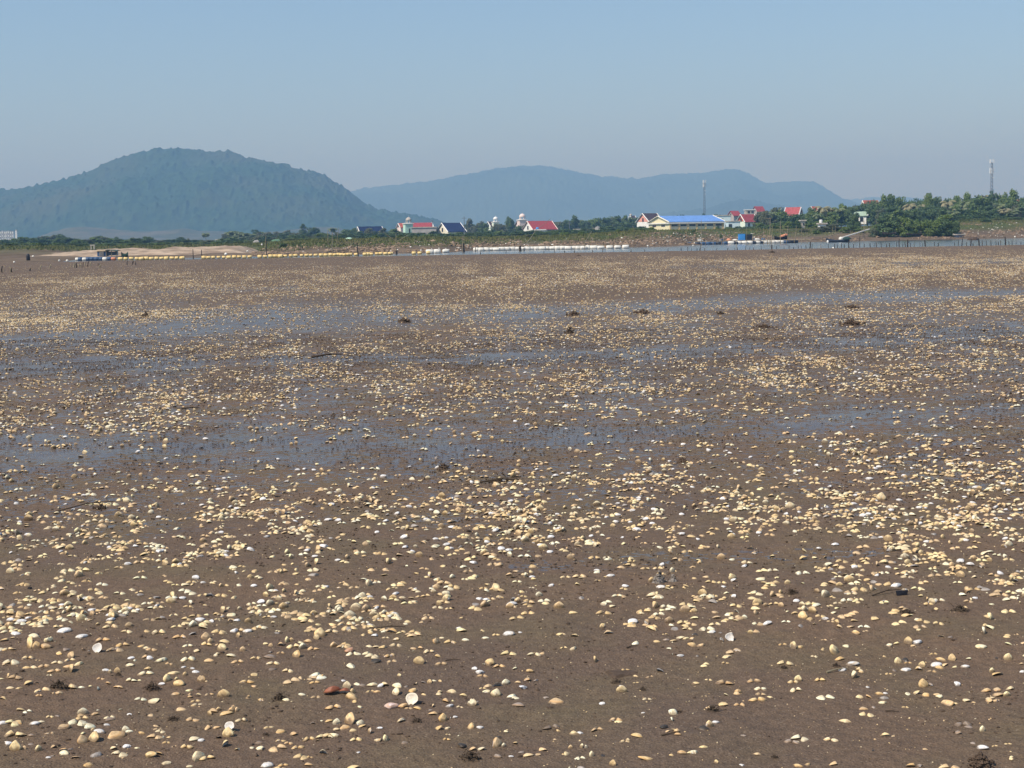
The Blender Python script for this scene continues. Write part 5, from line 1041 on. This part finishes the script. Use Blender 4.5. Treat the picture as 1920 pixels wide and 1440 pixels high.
# shells read off the photograph: four lower quadrants, (x, y, width) in quarter-photo pixels, grouped by how they lie
# s dome, p open pair, m sunk pair, u standing valve, w white valve, x white cup on edge, v valve edge on, g muddy grey, d on edge, k dark
Q = [
(0, 1180, '''w 120 45 65 255 70 85 480 28 100 615 68 85 1860 25 70 790 315 55 980 225 50 1440 300 40 1375 290 35 1470 330 50 1210 420 50 620 620 40 735 610 20 970 645 35 20 715 75 260 720 75 800 725 50 970 775 50 745 785 90 1515 840 55 60 870 75 480 945 80 365 970 40
u 230 140 95 275 145 60 365 100 60 1545 75 60 1580 105 45 1785 60 40 1820 165 40 530 215 55 60 360 35 825 330 30 880 325 45 1390 350 35 1255 395 65 1325 385 30 1510 395 60 1640 615 35 1745 620 60 1780 615 35 1710 810 80 940 765 45 705 840 80 620 855 70 700 765 30 115 910 80 180 900 30 290 915 50
d 345 145 80 1340 425 90 1130 960 90
x 730 178 75 1720 770 80
g 665 165 30 500 160 80 875 150 50 430 655 50 1640 820 60 235 805 60 830 685 80 235 870 50 530 905 50 395 955 40
p 770 95 110 950 30 90 1190 40 110 1350 75 110 1550 125 90 1640 125 60 60 160 80 920 130 100 1135 165 90 1410 135 75 1785 255 95 1625 200 75 210 230 95 80 270 140 330 290 90 430 262 90 525 245 90 410 325 100 115 380 120 1105 225 100 1410 240 110 1095 345 110 985 395 90 1425 510 80 295 505 60 1850 410 110 1445 695 110 1810 695 90 375 665 60 110 810 150 1400 895 95 1555 980 110
s 1690 105 80 100 160 50 40 95 70 1060 135 70 1090 150 60 1470 170 70 1740 210 80 1570 245 70 25 270 40 200 300 70 250 295 60 520 290 80 585 272 80 440 190 70 5 380 40 210 420 80 275 408 45 75 450 60 140 450 60 1015 240 40 970 280 70 1210 245 110 1110 305 60 1300 340 100 1045 385 30 1550 395 35 890 445 80 820 415 60 615 440 50 680 438 50 1420 465 55 1310 495 80 1490 495 40 1905 435 60 610 655 60 710 645 60 905 605 30 1600 625 90 1700 645 100 1555 750 80 1620 745 60 130 715 100 310 700 60 478 748 95 870 820 140 625 790 50 1065 785 60 1270 815 40 1170 730 50 1460 835 90 395 890 60 480 915 60 570 970 60 850 905 65 1030 895 40 1185 945 85 1780 910 60 1890 895 50 670 1030 80 1415 1035 50
m 1390 180 60 285 238 50 1270 270 80 370 350 50 415 488 70 755 380 70 1570 500 80 1465 550 90 1480 575 90 1860 520 80 375 790 80 1250 860 80 1310 880 40
v 735 458 50 1225 815 30'''),
(480, 1180, '''u 480 55 75 700 22 25 235 100 50 265 95 35 110 130 30 305 210 60 1350 110 60 1755 275 65 680 440 55 725 480 40 1050 490 60 1205 415 20 1300 405 35 1800 505 65 1620 575 65 605 715 50 705 708 90 855 785 50 975 840 55 1405 690 65 1805 885 80 1860 885 35
p 570 30 100 280 145 110 430 160 90 130 270 100 240 325 90 725 200 95 1005 210 95 860 30 90 1460 110 95 1300 180 90 1390 270 90 1825 290 95 1800 50 60 440 410 80 1375 490 90 585 600 120 400 835 90 245 865 70 315 900 95 750 840 90 1430 835 60 205 1030 80
s 190 130 80 70 115 50 340 105 50 390 100 75 850 135 50 900 140 60 955 145 70 1020 30 90 1050 85 70 1390 70 40 1180 150 60 1235 150 60 1370 210 60 1700 20 50 480 370 65 755 420 55 875 430 85 965 425 75 910 475 60 1060 435 85 1340 390 35 1378 393 40 1170 470 95 1260 495 55 1470 478 75 720 520 130 735 550 60 40 540 60 230 540 60 785 590 50 1215 600 60 1425 550 80 1480 545 40 1330 645 70 550 695 60 600 760 60 670 750 90 730 765 60 795 735 60 590 805 90 520 815 80 1085 700 95 185 780 80 275 795 70 460 840 40 915 840 80 1365 755 80 1430 750 60 1610 745 100 1620 910 75 1685 910 70 1875 775 50 400 1025 70
m 185 185 70 975 70 60 1050 135 110 860 475 80 1700 450 60 1700 360 95 450 520 90 1145 600 70 1530 590 60 95 745 80 185 845 80 1440 795 50 405 965 60
g 110 220 95 110 180 50 120 310 60 800 430 60 1125 435 45 1260 405 50 1660 545 35 1310 610 40 420 710 50 25 860 60 1115 860 60 1815 960 80
w 1720 75 50 1890 50 90 1570 90 50 655 395 40 345 500 50 1450 585 60 925 750 45 495 690 25 30 905 70 1490 665 40 1685 745 55 1910 960 40 75 1035 95 765 930 30
k 895 255 80 1820 815 45
K 1545 885 85
R 570 495 120 665 490 80
r 700 175 70
P 1015 595 95
x 1168 570 95
d 1100 590 70
v 1715 270 30 1458 670 25'''),
(960, 1180, '''s 350 45 60 380 42 45 20 300 50 130 320 65 45 405 50 110 390 80 1210 95 60 1300 75 50 1350 75 45 1355 130 75 1415 130 70 1375 415 65 1610 500 50 335 560 110 800 700 60 350 765 40 465 790 65 940 810 90 1165 770 40 320 830 30 25 860 55 120 955 75 190 945 50 480 975 30 1200 950 40 1270 935 85 1355 935 85 1435 890 60 1840 945 60 410 940 60
w 10 35 25 60 30 30 1500 30 50 1260 205 50 825 435 40 985 632 30 515 785 45 1530 705 50 1725 1025 40
B 455 155 60
u 625 245 50 1480 735 55 525 890 35 555 890 25 440 895 30 600 955 45 1530 1005 30 755 1025 50
g 180 390 50 1155 85 50 250 520 50 45 580 100 70 930 60 1730 800 50
k 1375 50 50 1140 745 80 1440 760 80 680 955 45
v 1570 90 50 1203 195 25
x 1640 92 70
m 1145 45 60 1600 260 70 850 315 80 1035 365 70 930 405 50 1475 385 60 1815 400 120 1705 580 100 850 845 90
p 1595 420 130 1865 460 95 1690 490 110 1840 545 125 780 695 100 640 765 95 1240 790 110
G 300 750 130
Y 1015 985 125'''),
(1440, 1180, '''s 655 35 70 1125 12 50 235 140 70 535 235 75 910 130 65 965 115 55 1085 130 50 1305 65 60 1810 120 60 1910 110 50 875 208 40 1300 240 95 1290 300 70 1400 290 50 1510 228 45 1900 265 40 1135 310 80 1720 350 90 20 515 50 835 490 65 690 515 60 755 515 65 860 555 60 1050 490 60 1110 490 70 1190 505 80 1260 495 60 1290 515 65 1340 570 110 1408 560 45 1635 472 85 1715 465 75 1815 455 75 1720 505 85 1790 500 60 1655 545 80 1710 545 65 1545 555 35 720 605 65 580 700 90 875 805 70 940 805 45 215 855 60 1180 905 40 225 1030 80 300 1020 60 1075 1035 80
m 110 125 80 410 155 50 420 85 50 345 210 60 1860 45 50 1050 260 70 1240 195 75 1230 325 80 905 340 60 190 405 90 1665 525 80 1030 590 55 1700 880 50 1800 865 60
u 185 145 60 495 185 80 1050 110 60 1620 35 60 975 255 50 1375 232 55 1155 280 45 1800 230 55 1680 325 40 225 390 50 1165 435 70 1610 770 50
w 630 275 95 560 315 60 1115 112 80 1600 145 85 1265 280 85 1480 290 65 1035 315 70 1910 325 40 880 485 30 750 440 30
p 690 320 90 390 390 80 210 470 95 470 845 110 1825 975 70
g 1365 65 50 950 315 50 1225 425 65 795 590 50 1420 785 70 1505 740 60 1535 860 50 1140 1030 60
k 1030 240 60 790 915 30
K 1710 220 30
G 1460 730 130 180 860 120'''),
]
LIST = []
for ox, oy, txt in Q:
    for line in txt.strip().split('\n'):
        t = line.split(); kd = t[0]; nums = list(map(float, t[1:]))
        for i in range(0, len(nums) - 2, 3): LIST.append((ox + nums[i] / 4, oy + nums[i + 1] / 4, nums[i + 2] / 4, kd))
# a few standouts farther off
LIST += [(1238, 1104, 17, 'w'), (180, 1224, 4, 's'), (1145, 1082, 15, 'w'), (1196, 1250, 4, 's'), (310, 832, 12, 'u'), (1652, 938, 16, 'u'), (1680, 870, 26, 'p'), (412, 920, 14, 'w'), (1505, 1160, 16, 'u'), (1140, 1050, 14, 's'), (1505, 1050, 18, 's')]
SPECIAL = {'R': 'reddish brown clam valve lying among pale shells', 'r': 'round rust tinted shell above a cream pair', 'B': 'round tan ball shaped shell alone on bare mud', 'P': 'large pinkish white clam valve lying on its side', 'Y': 'long mottled yellow shell at the bottom edge', 'K': 'smooth black shell half sunk in mud', 'G': 'big mud coated shell barely showing', 'x': 'bright white valve standing on edge with its hollow facing out'}
PART_V, PART_T, PART_R = valve(7, 18, True)
def orient(q, kd, side=0):
    if kd in 's': return q.normal(0, .7) + (math.pi if q.random() < .5 else 0), q.normal(0, .28), q.normal(0, .25)
    if kd in 'wdP': return q.uniform(-.6, .6), q.uniform(.2, .75), q.uniform(-.3, .3)
    if kd in 'u': return math.pi + q.uniform(-.8, .8), -q.uniform(.85, 1.35), q.uniform(-.5, .5)
    if kd in 'x': return math.pi - .35 + q.uniform(-.2, .2), 2.0, 0
    if kd == 'w' and q.random() < .35: return q.uniform(-.6, .6), math.pi + q.uniform(-.35, .2), q.uniform(-.3, .3)
    if kd in 'v': return q.uniform(1.2, 1.9), 1.4, 0
    return q.uniform(0, 6.28), q.uniform(-.2, .2), q.uniform(-.3, .3)
def valve_inst(q, x, y, z, w, kd):
    """instances (R, pos, scale, colour) of valves for one shell of total width w"""
    out = []
    col = pick_col(q, kd)
    if kd in 'pmG':
        yaw = q.uniform(-.45, .45) + (math.pi / 2 if q.random() < .08 else 0); ww = w * .50
        sink = {'p': -.06, 'm': -.17, 'G': -.10}[kd]
        for sg in (-1, 1):
            # hinge side (-y local) points to the middle
            vy = yaw + (math.pi / 2 if sg < 0 else -math.pi / 2)
            dx, dy = math.cos(yaw) * sg * ww * .50, math.sin(yaw) * sg * ww * .50
            out.append((rx_(-q.uniform(0, .40)) @ rotm(vy, q.uniform(-.4, .1) , q.uniform(-.25, .25)), (x + dx, y + dy, z + (sink + .02) * ww), (ww * .95, ww * 1.28, ww * q.uniform(1.3, 1.75)), col * q.uniform(.9, 1.05)))
        return out
    yaw, pi_, ro = orient(q, kd)
    sink = {'s': -.08, 'w': .02, 'd': .1, 'u': .20, 'x': .34, 'v': .1, 'g': -.10, 'k': .0, 'K': .0, 'R': .1, 'r': .05, 'P': .1, 'Y': .0}.get(kd, 0)
    sc = (w * 1.05, w * .84, w * 1.1)
    if kd == 'r': sc = (w, w, w * 1.7)
    if kd in 'Y': sc = (w, w * .45, w * .6); yaw = .05
    if kd in 'R': sc = (w, w * .8, w * 1.2); yaw = .2
    if kd in 'u': sc = (w * 1.05, w * 1.35, w)
    if kd == 'x': sc = (w, w * 1.1, w)
    R = rotm(yaw, pi_, ro)
    if kd in 'sgrR' and q.random() < .7: R = rx_(-q.uniform(.1, .5)) @ R; sink += .04
    return [(R, (x, y, z + sink * w), sc, col)]
def make_valve(q, R, pos, sc, col, zoff=0.0):
    V = PART_V * np.array(sc) + 0; wob = 1 + .035 * np.sin(np.arctan2(PART_V[:, 1], PART_V[:, 0]) * 3 + q.uniform(0, 6)); V[:, :2] *= wob[:, None]
    brk = q.random() < .38
    if brk:      # a broken edge
        a = q.uniform(0, 6.28); nrm = np.array([math.cos(a), math.sin(a)]); lim = q.uniform(.18, .36) * max(sc[0], sc[1]); dd = V[:, :2] @ nrm; over_ = np.maximum(dd - lim * (1 + .25 * np.sin(V[:, 0] / sc[0] * 23)), 0); V[:, :2] -= over_[:, None] * nrm
    V = V @ R.T
    mud = q.uniform(-.7, .62)
    ring = np.where(PART_R < 0, 0, .16 * np.sin(PART_R * 30 + q.uniform(0, 6)) + .16 * (PART_R - .6))
    C = col[None] * (1 + ring)[:, None] * np.where((PART_R > .45)[:, None] & (ring > .05)[:, None], np.array([.92, .80, .64]), 1.0)
    hh_ = V[:, 2] + zoff; hm_ = max(hh_.max(), 1e-4); th = q.uniform(.18, .60)
    st = np.clip((th + .16 * np.sin(PART_V[:, 0] * 13 + q.uniform(0, 6)) * np.cos(PART_V[:, 1] * 9) - hh_ / hm_) * 5, 0, 1)[:, None] * q.uniform(.65, .95); C = C * (1 - st) + np.array([.15, .102, .066]) * st
    inner = PART_R < 0; C[inner] = np.maximum(col, .45) * .35 + np.array([.78, .75, .70]) * .62 if col.max() > .3 else col
    return V, np.clip(C, 0, .94)
LIST.sort(key=lambda t: -t[2])
BIG, SMALL = LIST[:298], LIST[298:]
marks = [(1073, 1213, 'the tan ball shell'), (637, 1300, 'the reddish brown shells'), (182, 1222, 'the white cup shell at left'), (866, 1402, 'the black sunken shell'), (734, 1322, 'the pinkish white shell'), (1838, 1436, 'the bubbly mud mound'), (1370, 1202, 'the white disc shell at right'),
         (425, 1368, 'the stacked white valve'), (110, 1290, 'the dark worm cast heap'), (1597, 1248, 'the broad white shell'), (1860, 1296, 'the right edge shell group'), (1242, 1092, 'the barnacled clump'), (1335, 1333, 'the brown twiggy tuft'), (655, 1350, 'the tall ribbed shell'), (1585, 1352, 'the lone cream shell'), (30, 1400, 'the bottom left heap')]
KN = {'s': 'cream domed clam shell', 'p': 'open pair of tan clam valves', 'm': 'sunken pair of clam shells', 'u': 'cream valve standing upright', 'w': 'white clam valve', 'x': 'white cup shaped valve on edge', 'v': 'thin pale valve seen edge on', 'g': 'grey muddy clam shell', 'd': 'tan valve tipped on edge', 'k': 'dark muddy shell', 'K': 'black sunken shell', 'R': 'reddish brown shell', 'G': 'big mud coated shell pair', 'r': 'rusty round shell', 'P': 'pinkish white shell', 'Y': 'long mottled yellow shell', 'B': 'round tan ball shell'}
info = {}
for i, (u, v, w, kd) in enumerate(BIG):
    ds = sorted((math.hypot(u - a, (v - b_) * 1.6), k) for k, (a, b_, _) in enumerate(marks)); k = next((k for dd, k in ds if dd > 14), 0)
    a, b_, nm = marks[k]; du, dv = u - a, v - b_
    side = ('right of' if du > 0 else 'left of') if abs(du) > abs(dv) * 1.3 else ('in front of' if dv > 0 else 'behind')
    info.setdefault((kd, side, k), []).append((math.hypot(du, dv * 1.6), i))
LAB = {}
CNT = {2: 'two', 3: 'three', 4: 'four', 5: 'five', 6: 'six', 7: 'seven', 8: 'eight', 9: 'nine'}
for (kd, side, k), lst in info.items():
    lst.sort(); n = len(lst)
    for j, (_, i) in enumerate(lst):
        if n == 1: s = '%s %s %s' % (KN[kd], side, marks[k][2])
        else:
            o_ = 'nearest' if j == 0 else ('farthest' if j == n - 1 else '%s nearest' % nth(j)); s = '%s %s %s, %s' % (KN[kd], side, marks[k][2], o_)
        LAB[i] = s
def build_mesh_np(name, V, T, C):
    me = bpy.data.meshes.new(name); me.from_pydata([tuple(p) for p in V.tolist()], [], T.tolist())
    a = me.attributes.new('col', 'FLOAT_COLOR', 'POINT'); c4 = np.ones((len(V), 4), np.float32); c4[:, :3] = C; a.data.foreach_set('color', c4.ravel())
    me.polygons.foreach_set('use_smooth', [True] * len(me.polygons)); me.materials.append(M['shell']); return me
for i, (u, v, w, kd) in enumerate(BIG):
    q = np.random.default_rng(1000 + i); p = gp(u, v - w * .10); dist = math.hypot(p[1], EYE); wm = w / F * dist * 1.16
    if kd == 'B':
        b_ = MB().lathe((0, 0, wm * .42), [(wm * .5 * math.cos(t), wm * .5 * math.sin(t)) for t in np.linspace(-1.45, 1.45, 10)], 16)
        me = build_mesh_np('shell', np.array(b_.v), np.array([t for f in b_.f for t in ([(f[0], f[j], f[j + 1]) for j in range(1, len(f) - 1)])]), np.array([.55, .42, .28])); put('snail_shell', me, p, 0, SPECIAL['B'], 'shell'); continue
    inst = valve_inst(q, 0, 0, 0, wm, kd); lab = LAB[i]
    if len(inst) == 2:
        r = bpy.data.objects.new('clam_shell', None); COL.objects.link(r); r.location = p; r.empty_display_size = .02; tag(r, lab, 'clam shell', 'largest clam shells lying on the near mud')
        for (R, pos, sc, col) in inst:
            V, C = make_valve(q, R, pos, sc, col, pos[2]); o = bpy.data.objects.new('valve', build_mesh_np('valve', V, PART_T, C)); COL.objects.link(o); o.parent = r; o.location = pos
    else:
        R, pos, sc, col = inst[0]; V, C = make_valve(q, R, pos, sc, col, pos[2]); V = V + np.array(pos)
        put('clam_shell', build_mesh_np('shell', V, PART_T, C), p, 0, lab, 'clam shell', 'largest clam shells lying on the near mud')

# the shell beds: everything else, one object per fineness of mesh merged into one
IN = [[], [], []]      # tier: (R, pos, scale, colour)
for j, (u, v, w, kd) in enumerate(SMALL):
    q = np.random.default_rng(5000 + j); p = gp(u, v - w * .1); wm = w / F * math.hypot(p[1], EYE) * 1.16
    for it in valve_inst(q, p[0], p[1], p[2], wm, kd): IN[0].append(it)
VR = [440, 470, 478, 485, 492, 500, 508, 518, 530, 545, 560, 575, 590, 610, 640, 670, 695, 720, 750, 790, 830, 865, 890, 915, 950, 1000, 1040, 1080, 1110, 1140, 1165, 1185, 1200, 1600]
DR = [0.5, 1.5, 3, 6, 24, 60, 70, 85, 70, 60, 64, 50, 34, 30, 30, 30, 48, 52, 44, 30, 24, 26, 50, 64, 74, 72, 64, 52, 58, 62, 66, 50, 15, 15]
def density(u, v, x, y):
    sl = np.interp(v, [480, 600, 850, 1000, 1200], [.020, .045, .070, .045, 0.0])
    vv = v + (u - 960) * sl
    d = np.interp(vv, VR, DR)
    d = np.where((v > 1185) & ((u < -8) | (u > 1928)), 26, d)
    w_ = wetness(u, v); d = d * (1 - .68 * np.clip(w_, 0, 1))
    d = d * np.where((v > 1000) & (u > 1150), np.interp(v, [1000, 1080, 1180], [1, .60, .6]), 1)
    d = d * np.where((v > 1050) & (v < 1200) & (u > 820) & (u < 1200), .75, 1)
    s = .22 + y * .011
    cl = fbm(x / s, y / (s * 1.4), 131, 3); c2 = fbm(x / (s * 4), y / (s * 5), 171, 2)
    return d * np.where(v < 1185, np.interp(v, [560, 640, 800, 850, 900, 1000, 1100, 1185], [2.4, 3.1, 3.0, 2.4, 3.5, 4.4, 5.1, 5.0]), 3.0) * np.clip((cl - .27) * 3.4, .38, 1.5) * np.clip((c2 - .15) * 2.4, .70, 1.2)
for tier, (d0, d1, nmax, nm) in enumerate([(3.7, 13, 620, 0), (13, 34, 380, 0), (34, MUD_END + 1, 230, 0)]):
    area = 0.44 * (d1 ** 2 - d0 ** 2) + 2 * 2.8 * (d1 - d0); n = int(area * nmax)
    y = np.sqrt(rng.uniform(d0 ** 2, d1 ** 2, n)); x = rng.uniform(-1, 1, n) * (.44 * y + 2.8)
    u, v = project(x, y, 0.0 * x); de = density(u, v, x, y) * (1.0 if tier < 2 else .29)
    k = rng.uniform(0, nmax, n) < de; x, y = x[k], y[k]; n = len(x); z = mud_h(x, y)
    w = np.clip(rng.normal(.033, .008, n), .012, .060) * (1.0 if tier < 2 else 1.25)
    kind = rng.choice(6, n, p=[.34, .29, .10, .15, .08, .04])     # s, pair, sunk pair, upright, white, grey
    yaw = rng.uniform(0, 6.28, n); pit = rng.normal(0, .28, n); rol = rng.normal(0, .3, n); sink = np.full(n, -.07)
    up_ = kind == 3; yaw[up_] = math.pi + rng.uniform(-1.3, 1.3, up_.sum()); pit[up_] = -rng.uniform(.75, 1.4, up_.sum()); sink[up_] = .18
    wh = kind == 4; pit[wh] = rng.uniform(-.2, .9, wh.sum()); yaw[wh] = rng.uniform(-1, 1, wh.sum()); sink[wh] = .03
    ci = rng.integers(0, 7, n); col = PAL[ci] * rng.uniform(.82, 1.08, n)[:, None]; col[wh] = WHITE; col[kind == 5] = GREY; sink[kind == 2] = -.13
    col[kind == 2] *= .85
    pr = (kind == 1) | (kind == 2); pa = rng.normal(0, .6, n)
    R1 = rotm(np.where(pr, pa + math.pi / 2, yaw), np.where(pr, -.15, pit), np.where(pr, 0, rol))
    off = np.where(pr, -.44 * w, 0); X1 = x + np.cos(pa) * off; Y1 = y + np.sin(pa) * off
    R2 = rotm(pa[pr] - math.pi / 2, np.full(pr.sum(), -.15), np.zeros(pr.sum()))
    def lean(Rm, msk, lo, hi):
        a = -rng.uniform(lo, hi, len(Rm)) * msk; c_, s_ = np.cos(a), np.sin(a); o1, z1 = np.ones_like(a), np.zeros_like(a)
        return np.stack([np.stack([o1, z1, z1], -1), np.stack([z1, c_, -s_], -1), np.stack([z1, s_, c_], -1)], -2) @ Rm
    R1 = lean(R1, (~up_) & (kind != 4), 0, .5); R2 = lean(R2, np.ones(len(R2)), 0, .4)
    R = np.concatenate([R1, R2]); pos = np.concatenate([np.stack([X1, Y1, z + sink * w], -1), np.stack([x[pr] + np.cos(pa[pr]) * .44 * w[pr], y[pr] + np.sin(pa[pr]) * .44 * w[pr], z[pr] + sink[pr] * w[pr]], -1)])
    ss = np.concatenate([w, w[pr]]); col = np.concatenate([col, col[pr] * .96])
    IN[tier] = (IN[tier], R, pos, ss, col)
    print('tier', tier, 'shells', n, 'valves', len(ss))
AV, AT, AC = [], [], []; base = 0
# splinters of shell between them, in the near part
nF = 60000; y = np.sqrt(rng.uniform(3.8 ** 2, 12 ** 2, nF)); x = rng.uniform(-1, 1, nF) * (.42 * y + 2.4); k = fbm(x / .4, y / .4, 61, 3) > rng.uniform(.3, .8, nF); x, y = x[k], y[k]
fz = mud_h(x, y); fs_ = np.abs(rng.normal(.0030, .0022, len(x))) + .0016
FR = (rotm(rng.uniform(0, 6.28, len(x)), rng.normal(0, .7, len(x)), rng.normal(0, .7, len(x))), np.stack([x, y, fz], -1), fs_, PAL[rng.integers(0, 7, len(x))] * rng.uniform(.6, 1.05, len(x))[:, None])
ex1, R1_, p1_, s1_, c1_ = IN[1]; IN[1] = (ex1, np.concatenate([R1_, FR[0]]), np.concatenate([p1_, FR[1]]), np.concatenate([s1_, FR[2]]), np.concatenate([c1_, FR[3]]))
for tier, (nr, ns, inn) in enumerate([(4, 12, True), (2, 8, False), (1, 6, False)]):
    V, T, R_ = valve(nr, ns, inn); ex, R, pos, ss, col = IN[tier]
    sc = np.stack([ss * 1.08, ss * 1.02, ss * 1.25], -1)
    if ex:
        R = np.concatenate([R, np.array([e[0] for e in ex])]); pos = np.concatenate([pos, np.array([e[1] for e in ex])]); sc = np.concatenate([sc, np.array([e[2] for e in ex])]); col = np.concatenate([col, np.array([e[3] for e in ex])])
    P = np.einsum('nij,nkj->nki', R, V[None] * sc[:, None, :]) + pos[:, None, :]
    rb = np.random.default_rng(99 + tier); dirs = rb.uniform(0, 6.28, len(P)); lim = np.where(rb.random(len(P)) < .35, rb.uniform(.12, .30, len(P)), 9.) * sc[:, 0]
    nrm = np.stack([np.cos(dirs), np.sin(dirs)], -1); dd = np.einsum('nkj,nj->nk', P[:, :, :2] - pos[:, None, :2], nrm) * (1 + rb.normal(0, .12, P.shape[:2])); P[:, :, :2] -= np.maximum(dd - lim[:, None], 0)[..., None] * nrm[:, None, :]
    n = len(P); AV.append(P.reshape(-1, 3)); AT.append((T[None] + (np.arange(n) * len(V))[:, None, None]).reshape(-1, 3) + base); base += n * len(V)
    C = np.repeat(col[:, None, :], len(V), 1) * (1 + np.where(R_ > 0, .22 * np.sin(R_ * 19), 0))[None, :, None]
    hv = P[:, :, 2] - pos[:, None, 2] - .03 * sc[:, None, 0]; hmx = np.maximum(hv.max(1, keepdims=True), 1e-5); rr = np.random.default_rng(77 + tier)
    st = np.clip((rr.uniform(.12, .62, (n, 1)) + rr.normal(0, .10, hv.shape) - hv / hmx) * 4, 0, 1)[..., None] * rr.uniform(.6, .95, (n, 1, 1)); C = C * (1 - st) + np.array([.15, .102, .066]) * st
    if inn: C[:, R_ < 0] = C[:, R_ < 0] * .4 + .45
    AC.append(np.clip(C.reshape(-1, 3), 0, .9))
o = np_mesh('shell_bed', np.concatenate(AV), np.concatenate(AT), M['shell'], cols=np.concatenate(AC), smooth=False); o['kind'] = 'stuff'; o['label'] = 'countless cream clam shells strewn across the whole mud flat'; o['category'] = 'shells'
del AV, AT, AC

# ------------------------------------------------------------------ tree labels (told apart by kind, neighbours and place)
LMK = [(31, 'the far white chimney'), (98, 'the left shrubs'), (192, 'the floating hut'), (290, 'the long white shed'), (386, 'the lone left palm'), (450, 'the palm cluster'), (569, 'the tall casuarina'), (622, 'the forked pole palm'), (695, 'the left navy roof'), (767, 'the mint bell tower'), (845, 'the cream house'), (930, 'the white dome'), (1010, 'the big red roof'), (1100, 'the low white shed'), (1218, 'the pink gabled house'), (1300, 'the blue roofed warehouse'), (1400, 'the small red roof'), (1443, 'the tallest grey post'), (1496, 'the upper red roof'), (1545, 'the white tank house'), (1606, 'the green roofed house'), (1658, 'the rusty red roof'), (1740, 'the stake row'), (1800, 'the right shelter'), (1858, 'the right mast'), (1908, 'the cream villa')]
KT = {('round', D_): 'dark green', ('round', Mi): 'mid green', ('round', Lt): 'yellow green', ('round', Ol): 'olive green', ('tall', D_): 'slim dark', ('tall', Ol): 'slim pale green', ('cone', D_): 'feathery conical dark', ('palm', ''): 'green', ('palm', 'pale'): 'dry yellowish'}
gr = {}
for t in TREES:
    k = min(range(len(LMK)), key=lambda j: abs(LMK[j][0] - t[1])); sd = 'left of' if t[1] < LMK[k][0] else 'right of'
    if abs(t[1] - LMK[k][0]) < 14: sd = 'at'
    gr.setdefault((t[7], KT[(t[5], t[6])], sd, k), []).append(t)
NM = {'broadleaf_tree': 'broadleaf tree', 'coconut_palm': 'coconut palm', 'bush': 'bush', 'hedge': 'hedge row'}
for (nm, kt, sd, k), ts in gr.items():
    ts.sort(key=lambda t: t[1]); n = len(ts)
    for j, t in enumerate(ts):
        s = '%s %s %s %s' % (kt, NM[nm], sd, LMK[k][1])
        if nm == 'bush': s = s.replace(' bush ', ' bank bush ')
        if n > 1: s += ', ' + ('leftmost' if j == 0 else ('rightmost' if j == n - 1 else '%s from the left' % nth(j))) + ' of %s' % CNT.get(n, str(n))
        t[0]['label'] = s; t[0]['category'] = {'bush': 'bush', 'hedge': 'hedge', 'coconut_palm': 'palm'}.get(nm, 'tree'); t[0]['group'] = {'bush': 'bushes on the far bank', 'hedge': 'hedges before the village', 'coconut_palm': 'coconut palms in the village'}.get(nm, 'broadleaf trees of the village')

# ------------------------------------------------------------------ haze
hz = MB(); hz.add([(-8200, -310, -2), (8200, -310, -2), (8200, 9950, -2), (-8200, 9950, -2), (-8200, -310, 460), (8200, -310, 460), (8200, 9950, 460), (-8200, 9950, 460)], [(3, 2, 1, 0), (4, 5, 6, 7), (0, 1, 5, 4), (1, 2, 6, 5), (2, 3, 7, 6), (3, 0, 4, 7)])
hm = bpy.data.materials.new('haze_air'); hm.use_nodes = True; N, L = hm.node_tree.nodes, hm.node_tree.links
for n_ in list(N):
    if n_.type == 'BSDF_PRINCIPLED': N.remove(n_)
pv = N.new('ShaderNodeVolumePrincipled'); pv.inputs['Color'].default_value = (*HAZE_COLOR, 1); pv.inputs['Density'].default_value = HAZE_DENSITY; pv.inputs['Anisotropy'].default_value = 0.0; pv.inputs['Absorption Color'].default_value = (*HAZE_ABSORB, 1)
L.new(pv.outputs[0], N['Material Output'].inputs['Volume'])
h = hz.build('haze', hm); h['kind'] = 'stuff'; h['label'] = 'pale blue haze in the air over the flat and hills'; h['category'] = 'haze'
